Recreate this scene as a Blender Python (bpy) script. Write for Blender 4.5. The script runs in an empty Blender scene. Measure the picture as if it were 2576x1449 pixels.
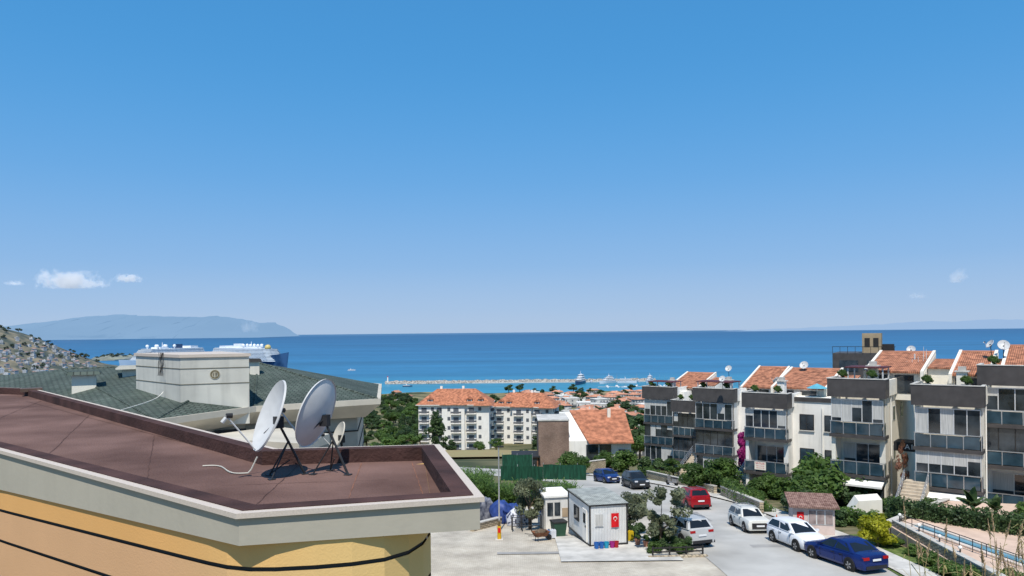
import bpy,bmesh,math,random
from mathutils import Vector,Matrix,noise
R=random.Random(7)
SC=bpy.context.scene
C=SC.collection
pi=math.pi
# ---------------------------------------------------------------- mesh builder
BF=[(3,2,1,0),(4,5,6,7),(0,1,5,4),(1,2,6,5),(2,3,7,6),(3,0,4,7)]
class MB:
    def __init__(s): s.v=[];s.f=[];s.m=[]
    def add(s,vs,fs,mi=0,M=None):
        b=len(s.v)
        s.v+=[tuple(M@Vector(p)) if M else tuple(p) for p in vs]
        s.f+=[tuple(b+i for i in f) for f in fs]; s.m+=[mi]*len(fs); return s
    def box(s,x0,x1,y0,y1,z0,z1,mi=0,M=None):
        return s.add([(x0,y0,z0),(x1,y0,z0),(x1,y1,z0),(x0,y1,z0),(x0,y0,z1),(x1,y0,z1),(x1,y1,z1),(x0,y1,z1)],BF,mi,M)
    def prism(s,p,z0,z1,mi=0,M=None):
        n=len(p); a=z0 if isinstance(z0,list) else [z0]*n; b=z1 if isinstance(z1,list) else [z1]*n
        return s.add([(q[0],q[1],a[i]) for i,q in enumerate(p)]+[(q[0],q[1],b[i]) for i,q in enumerate(p)],
          [tuple(range(n-1,-1,-1)),tuple(range(n,2*n))]+[(i,(i+1)%n,n+(i+1)%n,n+i) for i in range(n)],mi,M)
    def cyl(s,p,q,r0,r1=None,n=8,mi=0):
        p=Vector(p);q=Vector(q);r1=r0 if r1 is None else r1
        d=(q-p).normalized();a=d.orthogonal().normalized();b=d.cross(a)
        vs=[p+(a*math.cos(2*pi*i/n)+b*math.sin(2*pi*i/n))*r0 for i in range(n)]+[q+(a*math.cos(2*pi*i/n)+b*math.sin(2*pi*i/n))*r1 for i in range(n)]
        return s.add(vs,[tuple(range(n-1,-1,-1)),tuple(range(n,2*n))]+[(i,(i+1)%n,n+(i+1)%n,n+i) for i in range(n)],mi)
    def ball(s,c,r,n=10,m=6,mi=0,lump=0,cut=-1):
        vs=[];fs=[]
        for j in range(m+1):
            t=pi*j/m
            for i in range(n):
                a=2*pi*i/n; d=Vector((math.sin(t)*math.cos(a),math.sin(t)*math.sin(a),max(cut,math.cos(t))))
                k=1+lump*noise.noise(d*2.3+Vector(c)); vs.append((c[0]+d.x*r[0]*k,c[1]+d.y*r[1]*k,c[2]+d.z*r[2]*k))
        for j in range(m):
            for i in range(n): fs.append((j*n+i,(j+1)*n+i,(j+1)*n+(i+1)%n,j*n+(i+1)%n))
        return s.add(vs,fs,mi)
    def mesh(s,name,mats,smooth=None,fix=True):
        me=bpy.data.meshes.new(name); me.from_pydata(s.v,[],s.f)
        for m in mats: me.materials.append(m)
        if any(s.m): me.polygons.foreach_set('material_index',s.m)
        if fix:
            b=bmesh.new();b.from_mesh(me);bmesh.ops.recalc_face_normals(b,faces=b.faces);b.to_mesh(me);b.free()
        if smooth:
            me.polygons.foreach_set('use_smooth',[True]*len(me.polygons)); me.set_sharp_from_angle(angle=math.radians(smooth))
        me.update(); return me
def link(name,data,parent=None,label=None,loc=None,rz=None):
    o=bpy.data.objects.new(name,data); C.objects.link(o)
    if parent: o.parent=parent
    if label: o["label"]=label
    if loc: o.location=loc
    if rz is not None: o.rotation_euler=(0,0,rz)
    return o
def part(mb,name,mats,parent,smooth=None,label=None,loc=None,rz=None):
    me=mb.mesh(name,mats,smooth) if isinstance(mb,MB) else mb
    return link(name,me,parent,label,loc,rz)
def tag(o,label,cat,group=None):
    o["label"]=label;o["category"]=cat
    if group:o["group"]=group
    return o
def thing(name,label,cat,loc=(0,0,0),rz=0,group=None):
    return tag(link(name,None,loc=loc,rz=rz),label,cat,group)
def solo(mb,name,mats,label,cat,loc=(0,0,0),rz=0,group=None,smooth=None):
    me=mb.mesh(name,mats,smooth) if isinstance(mb,MB) else mb
    return tag(link(name,me,loc=loc,rz=rz),label,cat,group)
def struct(mb,name,mats,smooth=None,kind="structure",fix=True):
    o=link(name,mb.mesh(name,mats,smooth,fix)); o["kind"]=kind; return o
def dup(o,loc,rz=0,label=None,scale=None):
    def cp(s,p):
        n=s.copy(); C.objects.link(n)
        if p:n.parent=p
        for c in s.children: cp(c,n)
        return n
    n=cp(o,None);n.location=loc;n.rotation_euler=(0,0,rz)
    if label:n["label"]=label
    if scale:n.scale=(scale,)*3 if not isinstance(scale,tuple) else scale
    return n
# ---------------------------------------------------------------- materials
def mat(name,c,rough=.75,var=.12,scale=2.,c2=None,bump=0,bs=None,metal=0,spec=.25,detail=5,wave=None,emit=None,stretch=None,fac=(.35,.65),rnd=0,stain=0,grad=None):
    m=bpy.data.materials.new(name);m.use_nodes=True;nt=m.node_tree;N=nt.nodes;L=nt.links
    b=N['Principled BSDF'];b.inputs['Roughness'].default_value=rough;b.inputs['Metallic'].default_value=metal
    b.inputs['Specular IOR Level'].default_value=spec
    tc=N.new('ShaderNodeTexCoord');mp=N.new('ShaderNodeMapping');L.new(tc.outputs['Object'],mp.inputs[0])
    if stretch: mp.inputs['Scale'].default_value=stretch
    no=N.new('ShaderNodeTexNoise');no.inputs['Scale'].default_value=scale;no.inputs['Detail'].default_value=detail;L.new(mp.outputs[0],no.inputs[0])
    cr=N.new('ShaderNodeValToRGB');e=cr.color_ramp.elements
    e[0].position,e[1].position=fac
    a=tuple(x*(1-var) for x in c);d=c2 or tuple(min(1,x*(1+var)) for x in c)
    e[0].color=(*a,1);e[1].color=(*d,1);L.new(no.outputs[0],cr.inputs[0])
    out=cr.outputs[0]
    if grad: # light change along the curved facade, put into the colour as a gradient
        sp=N.new('ShaderNodeSeparateXYZ');L.new(tc.outputs['Object'],sp.inputs[0]);g1=N.new('ShaderNodeMapRange');g1.interpolation_type='SMOOTHSTEP'
        g1.inputs[1].default_value=grad[1];g1.inputs[2].default_value=grad[2];L.new(sp.outputs['X'],g1.inputs[0])
        gm=N.new('ShaderNodeMixRGB');gm.inputs[2].default_value=(*grad[0],1);L.new(g1.outputs[0],gm.inputs[0]);L.new(out,gm.inputs[1]);out=gm.outputs[0]
    if stain: # vertical weather streaks
        m3=N.new('ShaderNodeMapping');m3.inputs['Scale'].default_value=(2.2,2.2,.22);L.new(tc.outputs['Object'],m3.inputs[0])
        n3=N.new('ShaderNodeTexNoise');n3.inputs['Scale'].default_value=1.5;n3.inputs['Detail'].default_value=7;L.new(m3.outputs[0],n3.inputs[0])
        r3=N.new('ShaderNodeMapRange');r3.inputs[1].default_value=.5;r3.inputs[2].default_value=.75;r3.inputs[3].default_value=1;r3.inputs[4].default_value=1-stain;L.new(n3.outputs[0],r3.inputs[0])
        h3=N.new('ShaderNodeHueSaturation');L.new(out,h3.inputs['Color']);L.new(r3.outputs[0],h3.inputs['Value']);out=h3.outputs[0]
    if rnd:
        oi=N.new('ShaderNodeObjectInfo');hs=N.new('ShaderNodeHueSaturation');mr=N.new('ShaderNodeMapRange')
        mr.inputs[3].default_value=1-rnd;mr.inputs[4].default_value=1+rnd;L.new(oi.outputs['Random'],mr.inputs[0]);L.new(mr.outputs[0],hs.inputs['Value'])
        L.new(out,hs.inputs['Color']);out=hs.outputs[0]
    L.new(out,b.inputs['Base Color'])
    if wave:
        wv=N.new('ShaderNodeTexWave');wv.inputs['Scale'].default_value=wave[0];wv.bands_direction=wave[1];wv.inputs['Distortion'].default_value=.3
        L.new(tc.outputs['Object'],wv.inputs[0])
        mx=N.new('ShaderNodeMixRGB');mx.blend_type='MULTIPLY';mx.inputs[0].default_value=wave[2]
        L.new(out,mx.inputs[1]);L.new(wv.outputs[0],mx.inputs[2]);L.new(mx.outputs[0],b.inputs['Base Color'])
        bp=N.new('ShaderNodeBump');bp.inputs['Strength'].default_value=.6;bp.inputs['Distance'].default_value=.05;L.new(wv.outputs[1],bp.inputs['Height']);L.new(bp.outputs[0],b.inputs['Normal'])
    elif bump:
        n2=N.new('ShaderNodeTexNoise');n2.inputs['Scale'].default_value=bs or scale*6;n2.inputs['Detail'].default_value=6;L.new(mp.outputs[0],n2.inputs[0])
        bp=N.new('ShaderNodeBump');bp.inputs['Strength'].default_value=bump;bp.inputs['Distance'].default_value=.03;L.new(n2.outputs[0],bp.inputs['Height']);L.new(bp.outputs[0],b.inputs['Normal'])
    if emit:
        b.inputs['Emission Color'].default_value=(*emit[0],1);b.inputs['Emission Strength'].default_value=emit[1]
    return m
def brickmat(name,c1,c2,mortar,scale,bw=.5,rh=.25,ms=.02,rough=.85,bump=.5,coord='Object',rot=None,off=.5):
    m=bpy.data.materials.new(name);m.use_nodes=True;nt=m.node_tree;N=nt.nodes;L=nt.links
    b=N['Principled BSDF'];b.inputs['Roughness'].default_value=rough;b.inputs['Specular IOR Level'].default_value=.15
    tc=N.new('ShaderNodeTexCoord');mp=N.new('ShaderNodeMapping');L.new(tc.outputs[coord],mp.inputs[0])
    if rot: mp.inputs['Rotation'].default_value=rot
    br=N.new('ShaderNodeTexBrick');br.inputs['Color1'].default_value=(*c1,1);br.inputs['Color2'].default_value=(*c2,1);br.inputs['Mortar'].default_value=(*mortar,1)
    br.inputs['Scale'].default_value=scale;br.inputs['Brick Width'].default_value=bw;br.inputs['Row Height'].default_value=rh;br.inputs['Mortar Size'].default_value=ms;br.offset=off
    L.new(mp.outputs[0],br.inputs[0])
    no=N.new('ShaderNodeTexNoise');no.inputs['Scale'].default_value=.6;no.inputs['Detail'].default_value=8;L.new(tc.outputs[coord],no.inputs[0])
    mx=N.new('ShaderNodeMixRGB');mx.blend_type='OVERLAY';mx.inputs[0].default_value=.55;L.new(br.outputs[0],mx.inputs[1]);L.new(no.outputs[0],mx.inputs[2]);L.new(mx.outputs[0],b.inputs['Base Color'])
    bp=N.new('ShaderNodeBump');bp.inputs['Strength'].default_value=bump;bp.inputs['Distance'].default_value=.02;bp.invert=True;L.new(br.outputs[1],bp.inputs['Height']);L.new(bp.outputs[0],b.inputs['Normal'])
    return m
WHITE=mat('white_render',(.84,.81,.75),.85,.05,.7,bump=.15,bs=20,stain=.15)
CREAM=mat('cream_render',(.82,.77,.66),.85,.06,.6,bump=.15,bs=20,stain=.15)
BEIGE=mat('beige_slab',(.52,.48,.40),.85,.1,1,bump=.2,bs=10)
ANTH=mat('anthracite_cladding',(.070,.064,.062),.55,.15,1.5)
DARK=mat('dark_trim',(.03,.028,.027),.6,.1,2)
GLASS=mat('window_glass',(.015,.020,.026),.07,.3,.8,c2=(.05,.062,.072),spec=.9)
BGLASS=mat('tinted_glass',(.018,.042,.062),.07,.25,.8,c2=(.045,.085,.115),spec=.7)
CURT=mat('curtain',(.50,.49,.46),.6,.18,5,stretch=(6,6,.2))
FRAME=mat('aluminium_frame',(.62,.62,.61),.4,.05,5,metal=.1)
RAIL=mat('steel_rail',(.6,.6,.6),.3,.05,5,metal=.7)
TILE=mat('terracotta_tile',(.50,.20,.11),.85,.35,1.2,wave=(2.6,'X',.3))
TILEY=mat('terracotta_tile_cross',(.46,.195,.11),.85,.45,2.2,wave=(2.2,'X',.45))
TILEFAR=mat('terracotta_far',(.44,.21,.135),.9,.3,.35,rnd=.2)  # distance haze put into the colour: duller than the near tile
WALLFAR=mat('wall_far',(.56,.545,.51),.9,.18,.2,rnd=.22)
WALLHILL=mat('wall_hazy',(.46,.455,.45),.9,.2,.2,rnd=.28,emit=((.10,.15,.22),.25));TILEHILL=mat('terracotta_hazy',(.32,.19,.15),.9,.3,.35,rnd=.2,emit=((.10,.15,.22),.25))  # haze over the hill houses is painted in as faint blue emission
WINFAR=mat('window_far',(.12,.13,.145),.5,.2,1)
SHING=brickmat('green_shingle',(.068,.092,.076),(.105,.128,.11),(.03,.036,.032),1.6,.35,.25,.025,bump=.6)
MEMB=mat('bitumen_membrane',(.132,.070,.055),.95,.25,.55,c2=(.215,.126,.103),bump=1,bs=26,detail=14,fac=(.3,.7))
MEMBD=mat('bitumen_upstand',(.065,.032,.027),.9,.35,1.2,bump=.8,bs=18,detail=8)
GRAN=mat('granite_coping',(.55,.47,.40),.65,.08,60,c2=(.61,.53,.45),fac=(.3,.7))
FASC=mat('beige_fascia',(.43,.395,.32),.85,.04,.8,bump=.1,bs=12,stain=.05)
ORNG=mat('ochre_render',(.74,.40,.14),.85,.03,.6,bump=.15,bs=40,grad=((.76,.52,.21),-4.8,-1.2))
PEACH=mat('peach_render',(.66,.385,.20),.85,.03,.6,bump=.15,bs=40,grad=((.76,.52,.21),-4.8,-1.2))
ASPH=mat('road_surface',(.40,.385,.355),.9,.16,.25,c2=(.49,.475,.44),bump=.4,bs=12,detail=12)
PAVE=brickmat('paver',(.47,.42,.34),(.54,.49,.41),(.3,.26,.21),2.2,.5,.25,.015,bump=.3)
KERB=mat('kerb_stone',(.5,.47,.42),.9,.15,3,bump=.3)
CONC=mat('concrete',(.52,.50,.46),.9,.2,1.,bump=.3,bs=8)
STONE=brickmat('rubble_stone',(.38,.30,.20),(.55,.46,.33),(.25,.21,.16),1.6,.45,.28,.04,bump=.9,rot=(pi/2,0,0.4))
STONEB=brickmat('brick_clad',(.24,.15,.115),(.34,.24,.185),(.2,.15,.12),3,.5,.2,.03,bump=.6,rot=(pi/2,0,0))
GREENF=mat('green_mesh',(.010,.058,.032),.8,.35,1.4,stretch=(3,3,.6))
BARK=mat('bark',(.13,.095,.065),.95,.3,6,bump=.6)
def leafmat(n,a,b,s=1.4):
    m=mat(n,a,.55,0,s,c2=b,spec=.3,fac=(.38,.62),rnd=.2); 
    N=m.node_tree.nodes;L=m.node_tree.links;bs=N['Principled BSDF'];tr=N.new('ShaderNodeBsdfTranslucent');tr.inputs[0].default_value=(*[min(1,x*1.6) for x in b],1)
    mx=N.new('ShaderNodeMixShader');mx.inputs[0].default_value=.3;L.new(bs.outputs[0],mx.inputs[1]);L.new(tr.outputs[0],mx.inputs[2]);L.new(mx.outputs[0],N['Material Output'].inputs[0]);return m
LEAF=leafmat('leaf_green',(.042,.08,.018),(.12,.20,.045))
LEAFD=leafmat('leaf_dark',(.028,.055,.02),(.08,.13,.045))
LEAFH=leafmat('leaf_hazy',(.05,.075,.055),(.10,.13,.09))  # haze put into the leaf colour: paler and greyer
OLIVE=leafmat('leaf_olive',(.08,.095,.05),(.21,.23,.14))
LEAFY=leafmat('leaf_yellowgreen',(.22,.24,.01),(.45,.43,.03))
MAG=leafmat('bougainvillea_magenta',(.20,.01,.10),(.42,.03,.21))
REDL=leafmat('bougainvillea_rust',(.10,.06,.03),(.34,.15,.10))
PLUME=mat('reed_plume',(.46,.35,.21),.9,.2,8)
# ---------------------------------------------------------------- terrain
TP=[(-200,-12.4),(38,-12.7),(45,-13.1),(60,-14.6),(81,-16.8),(115,-21),(250,-39.5),(450,-55),(700,-67),(850,-72),(930,-75.3),(980,-79),(3000,-82)]
def G(x,y):
    for (a,za),(b,zb) in zip(TP,TP[1:]):
        if y<=b:
            z=za+(zb-za)*(y-a)/(b-a);break
    if y>130: z+=min(1,(y-130)/200)*2.2*noise.noise(Vector((x*.02,y*.02,0)))
    return z
ys=[-200,-60,0,20,30,38,41,45,48,52,56,60,64,68,72,76,81,86,92,98,105,115,122,130]+list(range(138,420,9))+list(range(420,1100,18))+[1400]
xs=[-3000,-1500,-900]+list(range(-600,-150,40))+list(range(-150,200,8))+list(range(200,900,50))+[1400,3000]
g=MB();nx=len(xs)
g.add([(x,y,G(x,y)) for y in ys for x in xs],[(j*nx+i,j*nx+i+1,(j+1)*nx+i+1,(j+1)*nx+i) for j in range(len(ys)-1) for i in range(nx-1)])
GROUND=mat('ground_scrub',(.07,.085,.035),.95,.3,.05,c2=(.27,.23,.12),bump=.6,bs=1.5,detail=10,fac=(.38,.66))
struct(g,'ground',[GROUND],smooth=60)
def strip(pts,w,off,step=1.):
    m=MB();c=[]
    for (a,b) in zip(pts,pts[1:]):
        a=Vector(a);b=Vector(b);n=max(1,int((b-a).length/step))
        for i in range(n): c.append(a.lerp(b,i/n))
    c.append(Vector(pts[-1]))
    for _ in range(6):
        c=[c[0]]+[(c[i-1]+c[i]*2+c[i+1])/4 for i in range(1,len(c)-1)]+[c[-1]]
    vs=[]
    for i,p in enumerate(c):
        d=(c[min(i+1,len(c)-1)]-c[max(i-1,0)]).normalized();n=Vector((-d.y,d.x))
        for k in (w[0],(w[0]+w[1])/2,w[1]): 
            q=p+n*k; vs.append((q.x,q.y,G(q.x,q.y)+off))
    m.add(vs,[(3*i+k,3*i+k+1,3*i+k+4,3*i+k+3) for i in range(len(c)-1) for k in (0,1)]);return m
def sheet(x0,x1,y0,y1,off):
    m=MB();nx=max(2,int((x1-x0)/1.5));ny=max(2,int((y1-y0)/1.))
    vs=[(x0+(x1-x0)*i/nx,y0+(y1-y0)*j/ny) for j in range(ny+1) for i in range(nx+1)]
    m.add([(x,y,G(x,y)+off) for x,y in vs],[(j*(nx+1)+i,j*(nx+1)+i+1,(j+1)*(nx+1)+i+1,(j+1)*(nx+1)+i) for j in range(ny) for i in range(nx)]);return m
ROAD=[(17,10),(15.6,30),(15.2,42),(15,52),(14.6,62),(12,74),(9,83),(4,92),(-3,101),(-12,110),(-26,118),(-60,128)]
struct(sheet(-14,12.5,18,62,.03),'plaza_paving',[PAVE])
struct(strip(ROAD,(-4.4,4.4),.06),'road',[ASPH])
struct(sheet(3.5,12,59,80,.045),'road_apron',[ASPH])
k=strip(ROAD[:8],(-4.6,-4.4),.16);k2=strip(ROAD[:8],(-6.2,-4.6),.15)
struct(k,'kerb',[KERB]);struct(k2,'pavement',[CONC])
PATCH=mat('road_patch',(.31,.30,.285),.9,.12,1.2,bump=.3)
for (x0,x1,y0,y1) in ((13.2,14.4,53,57.5),(11.9,13.4,66,68),(14.2,16.4,43.5,44.2),(4,7.4,37.2,37.7),(-1,3.2,42.5,43)): struct(sheet(x0,x1,y0,y1,.068),'road_patch',[PATCH])
struct(sheet(-34,12,146,212,.45),'dry_grass_field',[mat('dry_grass',(.42,.31,.15),.95,.25,.3,c2=(.30,.27,.12),bump=.6,detail=10)])
LAWN=mat('lawn',(.07,.12,.025),.9,.3,3,c2=(.16,.21,.06),bump=.6)
struct(sheet(19.4,40,46,100,.07),'garden_ground',[mat('garden',(.09,.11,.04),.95,.3,.8,c2=(.2,.17,.1),bump=.5)])
struct(sheet(19.6,23,32,47,.09),'lawn',[LAWN])
struct(sheet(2.6,9.4,40.6,47.5,.10),'concrete_apron',[CONC])
# ---------------------------------------------------------------- sea
SEAM=bpy.data.materials.new('sea_water');SEAM.use_nodes=True
N=SEAM.node_tree.nodes;L=SEAM.node_tree.links;b=N['Principled BSDF'];b.inputs['Roughness'].default_value=.35;b.inputs['Specular IOR Level'].default_value=.12
ge=N.new('ShaderNodeNewGeometry');sp=N.new('ShaderNodeSeparateXYZ');L.new(ge.outputs['Position'],sp.inputs[0])
lg=N.new('ShaderNodeMath');lg.operation='LOGARITHM';lg.inputs[1].default_value=10;L.new(sp.outputs['Y'],lg.inputs[0])
mr=N.new('ShaderNodeMapRange');mr.inputs[1].default_value=2.9;mr.inputs[2].default_value=4.6;L.new(lg.outputs[0],mr.inputs[0])
cr=N.new('ShaderNodeValToRGB');cr.color_ramp.elements[0].color=(.03,.21,.31,1);cr.color_ramp.elements[1].color=(.045,.12,.22,1)
for p,c in ((.075,(.035,.20,.30,1)),(.13,(.025,.15,.28,1)),(.3,(.019,.118,.245,1)),(.6,(.014,.088,.20,1)),(.85,(.016,.075,.172,1))):
    cr.color_ramp.elements.new(p).color=c
L.new(mr.outputs[0],cr.inputs[0])
def seanoise(sc,lo,hi,det):
    mp=N.new('ShaderNodeMapping');mp.inputs['Scale'].default_value=sc;L.new(ge.outputs['Position'],mp.inputs[0])
    no=N.new('ShaderNodeTexNoise');no.inputs['Scale'].default_value=1;no.inputs['Detail'].default_value=det;no.inputs['Roughness'].default_value=.65;L.new(mp.outputs[0],no.inputs[0])
    r2=N.new('ShaderNodeMapRange');r2.inputs[1].default_value=.3;r2.inputs[2].default_value=.7;r2.inputs[3].default_value=lo;r2.inputs[4].default_value=hi;L.new(no.outputs[0],r2.inputs[0]);return r2
r2=seanoise((.0007,.0040,1),.70,1.36,9);r3=seanoise((.02,.06,1),.86,1.16,4)
mu=N.new('ShaderNodeMath');mu.operation='MULTIPLY';L.new(r2.outputs[0],mu.inputs[0]);L.new(r3.outputs[0],mu.inputs[1])
hv=N.new('ShaderNodeHueSaturation');L.new(cr.outputs[0],hv.inputs['Color']);L.new(mu.outputs[0],hv.inputs['Value']);L.new(hv.outputs[0],b.inputs['Base Color'])
s=MB();s.add([(-250000,600,-75),(250000,600,-75),(250000,300000,-75),(-250000,300000,-75)],[(0,1,2,3)]);struct(s,'sea',[SEAM],fix=False)
# ---------------------------------------------------------------- distant mountains
def ridge(prof,Y,depth,name,m):
    g=MB();n=len(prof);vs=[];K=7
    for i,(s_,h) in enumerate(prof):
        for k in range(K):
            t=k/(K-1);y=Y-depth*(1-t);vs.append((s_*Y+h*.3*noise.noise(Vector((i*.7,k,3))),y,-76+(h+76)*(t**.8)*(1+.12*noise.noise(Vector((i*.5,k*.8,0)))*(t<1))))
    g.add(vs,[(i*K+k,(i+1)*K+k,(i+1)*K+k+1,i*K+k+1) for i in range(n-1) for k in range(K-1)]);return struct(g,name,[m],smooth=80)
def prof(pts,n,amp):
    o=[]
    for i in range(n+1):
        s_=pts[0][0]+(pts[-1][0]-pts[0][0])*i/n
        for (a,ha),(b_,hb) in zip(pts,pts[1:]):
            if s_<=b_+1e-9: h=ha+(hb-ha)*(s_-a)/(b_-a);break
        o.append((s_,h+amp*noise.noise(Vector((s_*60,0,0)))+amp*.5*noise.noise(Vector((s_*160,5,0)))))
    return o
HZ1=mat('hazy_mountain',(.03,.038,.045),1,.15,.0004,emit=((.205,.355,.56),1),spec=0)  # airlight haze put in as emission; the rock itself does not glow
HZ2=mat('hazy_mountain_faint',(.02,.025,.03),1,.05,.0004,emit=((.31,.46,.69),1),spec=0)  # stronger airlight painted in by emission for the farther ridge
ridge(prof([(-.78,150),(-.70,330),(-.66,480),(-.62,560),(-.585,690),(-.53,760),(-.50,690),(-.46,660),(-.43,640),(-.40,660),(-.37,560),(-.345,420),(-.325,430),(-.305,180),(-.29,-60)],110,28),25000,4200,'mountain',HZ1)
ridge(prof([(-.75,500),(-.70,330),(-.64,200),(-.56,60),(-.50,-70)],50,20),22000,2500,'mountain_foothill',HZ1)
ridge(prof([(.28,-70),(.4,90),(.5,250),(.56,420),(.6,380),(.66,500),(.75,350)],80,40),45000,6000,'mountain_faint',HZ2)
# ---------------------------------------------------------------- clouds
def cloud(x,y,z,a,b_,c,dens,seed,emi=.30,name='cloud'):
    m=bpy.data.materials.new('cloud_vapour');m.use_nodes=True;N=m.node_tree.nodes;L=m.node_tree.links;N.remove(N['Principled BSDF'])
    v=N.new('ShaderNodeVolumePrincipled');v.inputs['Color'].default_value=(1,1,1,1);v.inputs['Anisotropy'].default_value=.0
    v.inputs['Emission Color'].default_value=(.80,.88,1.0,1)
    tc=N.new('ShaderNodeTexCoord');ln=N.new('ShaderNodeVectorMath');ln.operation='LENGTH';L.new(tc.outputs['Object'],ln.inputs[0])
    mp=N.new('ShaderNodeMapping');mp.inputs['Scale'].default_value=(a/c,b_/c,1);mp.inputs['Location'].default_value=(seed,seed*2,0);L.new(tc.outputs['Object'],mp.inputs[0])
    no=N.new('ShaderNodeTexNoise');no.inputs['Scale'].default_value=1.3;no.inputs['Detail'].default_value=7;no.inputs['Roughness'].default_value=.65;L.new(mp.outputs[0],no.inputs[0])
    a1=N.new('ShaderNodeMath');a1.operation='MULTIPLY_ADD';a1.inputs[1].default_value=4.2;L.new(no.outputs[0],a1.inputs[0])
    a2=N.new('ShaderNodeMath');a2.operation='MULTIPLY_ADD';a2.inputs[1].default_value=-1.6;a2.inputs[2].default_value=-1.15;L.new(ln.outputs['Value'],a2.inputs[0]);L.new(a2.outputs[0],a1.inputs[2])
    a3=N.new('ShaderNodeMath');a3.operation='MULTIPLY';a3.inputs[1].default_value=dens
    mx=N.new('ShaderNodeMath');mx.operation='MAXIMUM';mx.inputs[1].default_value=0;L.new(a1.outputs[0],mx.inputs[0]);L.new(mx.outputs[0],a3.inputs[0]);L.new(a3.outputs[0],v.inputs['Density'])
    e=N.new('ShaderNodeMath');e.operation='MULTIPLY';e.inputs[1].default_value=emi;L.new(a3.outputs[0],e.inputs[0]);L.new(e.outputs[0],v.inputs['Emission Strength'])
    L.new(v.outputs[0],N['Material Output'].inputs['Volume'])
    g=MB();g.ball((0,0,0),(1,1,1),20,12,0,0,-.45);o=link(name,g.mesh(name,[m]));o.location=(x,y,z);o.scale=(a,b_,c);o["kind"]="structure"
cloud(-12100,20000,1520,1250,800,420,.0075,1)
cloud(-10500,20000,1570,560,400,200,.009,4)
cloud(-13600,20000,1480,400,300,110,.006,7)
cloud(12250,20000,1400,420,400,360,.0020,9)
cloud(11100,20000,880,380,300,150,.0018,12)
# ---------------------------------------------------------------- foliage
def leaves(centres,n,leaf,rr,flat=.8,aspect=1.7):
    m=MB();vs=[];fs=[]
    for i in range(n):
        c,r=rr.choice(centres)
        d=Vector((rr.gauss(0,1),rr.gauss(0,1),rr.gauss(0,1))).normalized()
        p=Vector(c)+Vector((d.x*r[0],d.y*r[1],d.z*r[2]))*(rr.random()**.35)
        nrm=(d+Vector((rr.gauss(0,.6),rr.gauss(0,.6),rr.gauss(0,.6)+.3))).normalized()
        a=nrm.orthogonal().normalized();q=Matrix.Rotation(rr.random()*6.28,3,nrm);a=q@a;b=nrm.cross(a)
        l=leaf*rr.uniform(.6,1.3);k=len(vs)
        vs+=[p-a*l*aspect*.5,p+b*l*.5,p+a*l*aspect*.5,p-b*l*.5];fs.append((k,k+1,k+2,k+3))
    m.v=[tuple(v) for v in vs];m.f=fs;m.m=[0]*len(fs);return m
def clumps(rr,n,rad,zc,cr,hollow=.3):
    o=[]
    while len(o)<n:
        p=Vector((rr.uniform(-1,1),rr.uniform(-1,1),rr.uniform(-1,1)))
        if hollow<p.length<1:
            k=cr*rr.uniform(.65,1.3);o.append(((p.x*rad[0],p.y*rad[1],zc+p.z*rad[2]),(k,k,k*.8)))
    return o
TR={}
def proto(key,seed,nl,leaf,rad,zc,cr,nc,lm,trunk=.04,cone=False,hollow=.3,ttop=None):
    rr=random.Random(seed);cl=clumps(rr,nc,rad,zc,cr,hollow)
    if cone:
        cl=[((c[0][0]*max(.12,(1-(c[0][2]-zc+rad[2])/(2*rad[2]))*1.3),c[0][1]*max(.12,(1-(c[0][2]-zc+rad[2])/(2*rad[2]))*1.3),c[0][2]),c[1]) for c in cl]
    cm=leaves(cl,nl,leaf,rr).mesh('crown',[lm],fix=False)
    t=MB();top=ttop or zc-rad[2]*.3
    t.cyl((0,0,-.05),(.01,0,top),trunk,trunk*.6,8)
    for c,r in cl[:min(9,nc)]: t.cyl((.01*rr.random(),0,top*rr.uniform(.5,1)),c,trunk*.4,trunk*.1,5)
    TR[key]=(t.mesh('trunk',[BARK],smooth=60),cm)
for i in range(3):
    proto('round%d'%i,10+i,3000,.042,(.36,.36,.30),.64,.15,16,LEAF)
    proto('dark%d'%i,20+i,3000,.040,(.34,.34,.34),.62,.14,16,LEAFD)
    proto('far%d'%i,60+i,700,.09,(.42,.42,.32),.58,.18,9,LEAFD)
    proto('haze%d'%i,80+i,500,.10,(.42,.42,.32),.58,.18,8,LEAFH)
proto('olive',31,4200,.035,(.36,.34,.34),.62,.12,22,OLIVE,trunk=.045,hollow=.2)
proto('sparse',33,3300,.034,(.42,.36,.40),.60,.09,28,OLIVE,trunk=.024,hollow=.3,ttop=.45)
proto('cypress',35,3000,.03,(.15,.15,.46),.5,.06,40,LEAFD,cone=True,hollow=0)
proto('pine',36,3000,.035,(.30,.30,.46),.52,.08,40,LEAFD,cone=True,hollow=0)
proto('bush0',37,4200,.052,(.42,.42,.36),.42,.20,22,LEAF,trunk=.03)
proto('bush1',38,4200,.052,(.42,.42,.36),.42,.18,22,LEAFD,trunk=.03)
proto('ball',39,5200,.05,(.40,.40,.36),.60,.16,40,LEAF,trunk=.04)
proto('yellow',40,5200,.05,(.42,.42,.40),.48,.18,30,LEAFY,trunk=.03)
proto('magenta',41,2600,.055,(.3,.24,.42),.5,.13,18,MAG,trunk=.02)
proto('redvine',42,800,.04,(.3,.2,.45),.5,.08,18,REDL,trunk=.012)
def tree(key,x,y,h,label,cat='tree',z=None,rz=None,w=1,group=None,name=None):
    e=thing(name or ('tree' if cat=='tree' else cat.replace(' ','_')),label,cat,(x,y,(G(x,y) if z is None else z)-.05),rz if rz is not None else R.random()*6,group)
    e.scale=(h*w,h*w,h);t,c=TR[key];link('trunk',t,e);link('crown',c,e);return e
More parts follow.
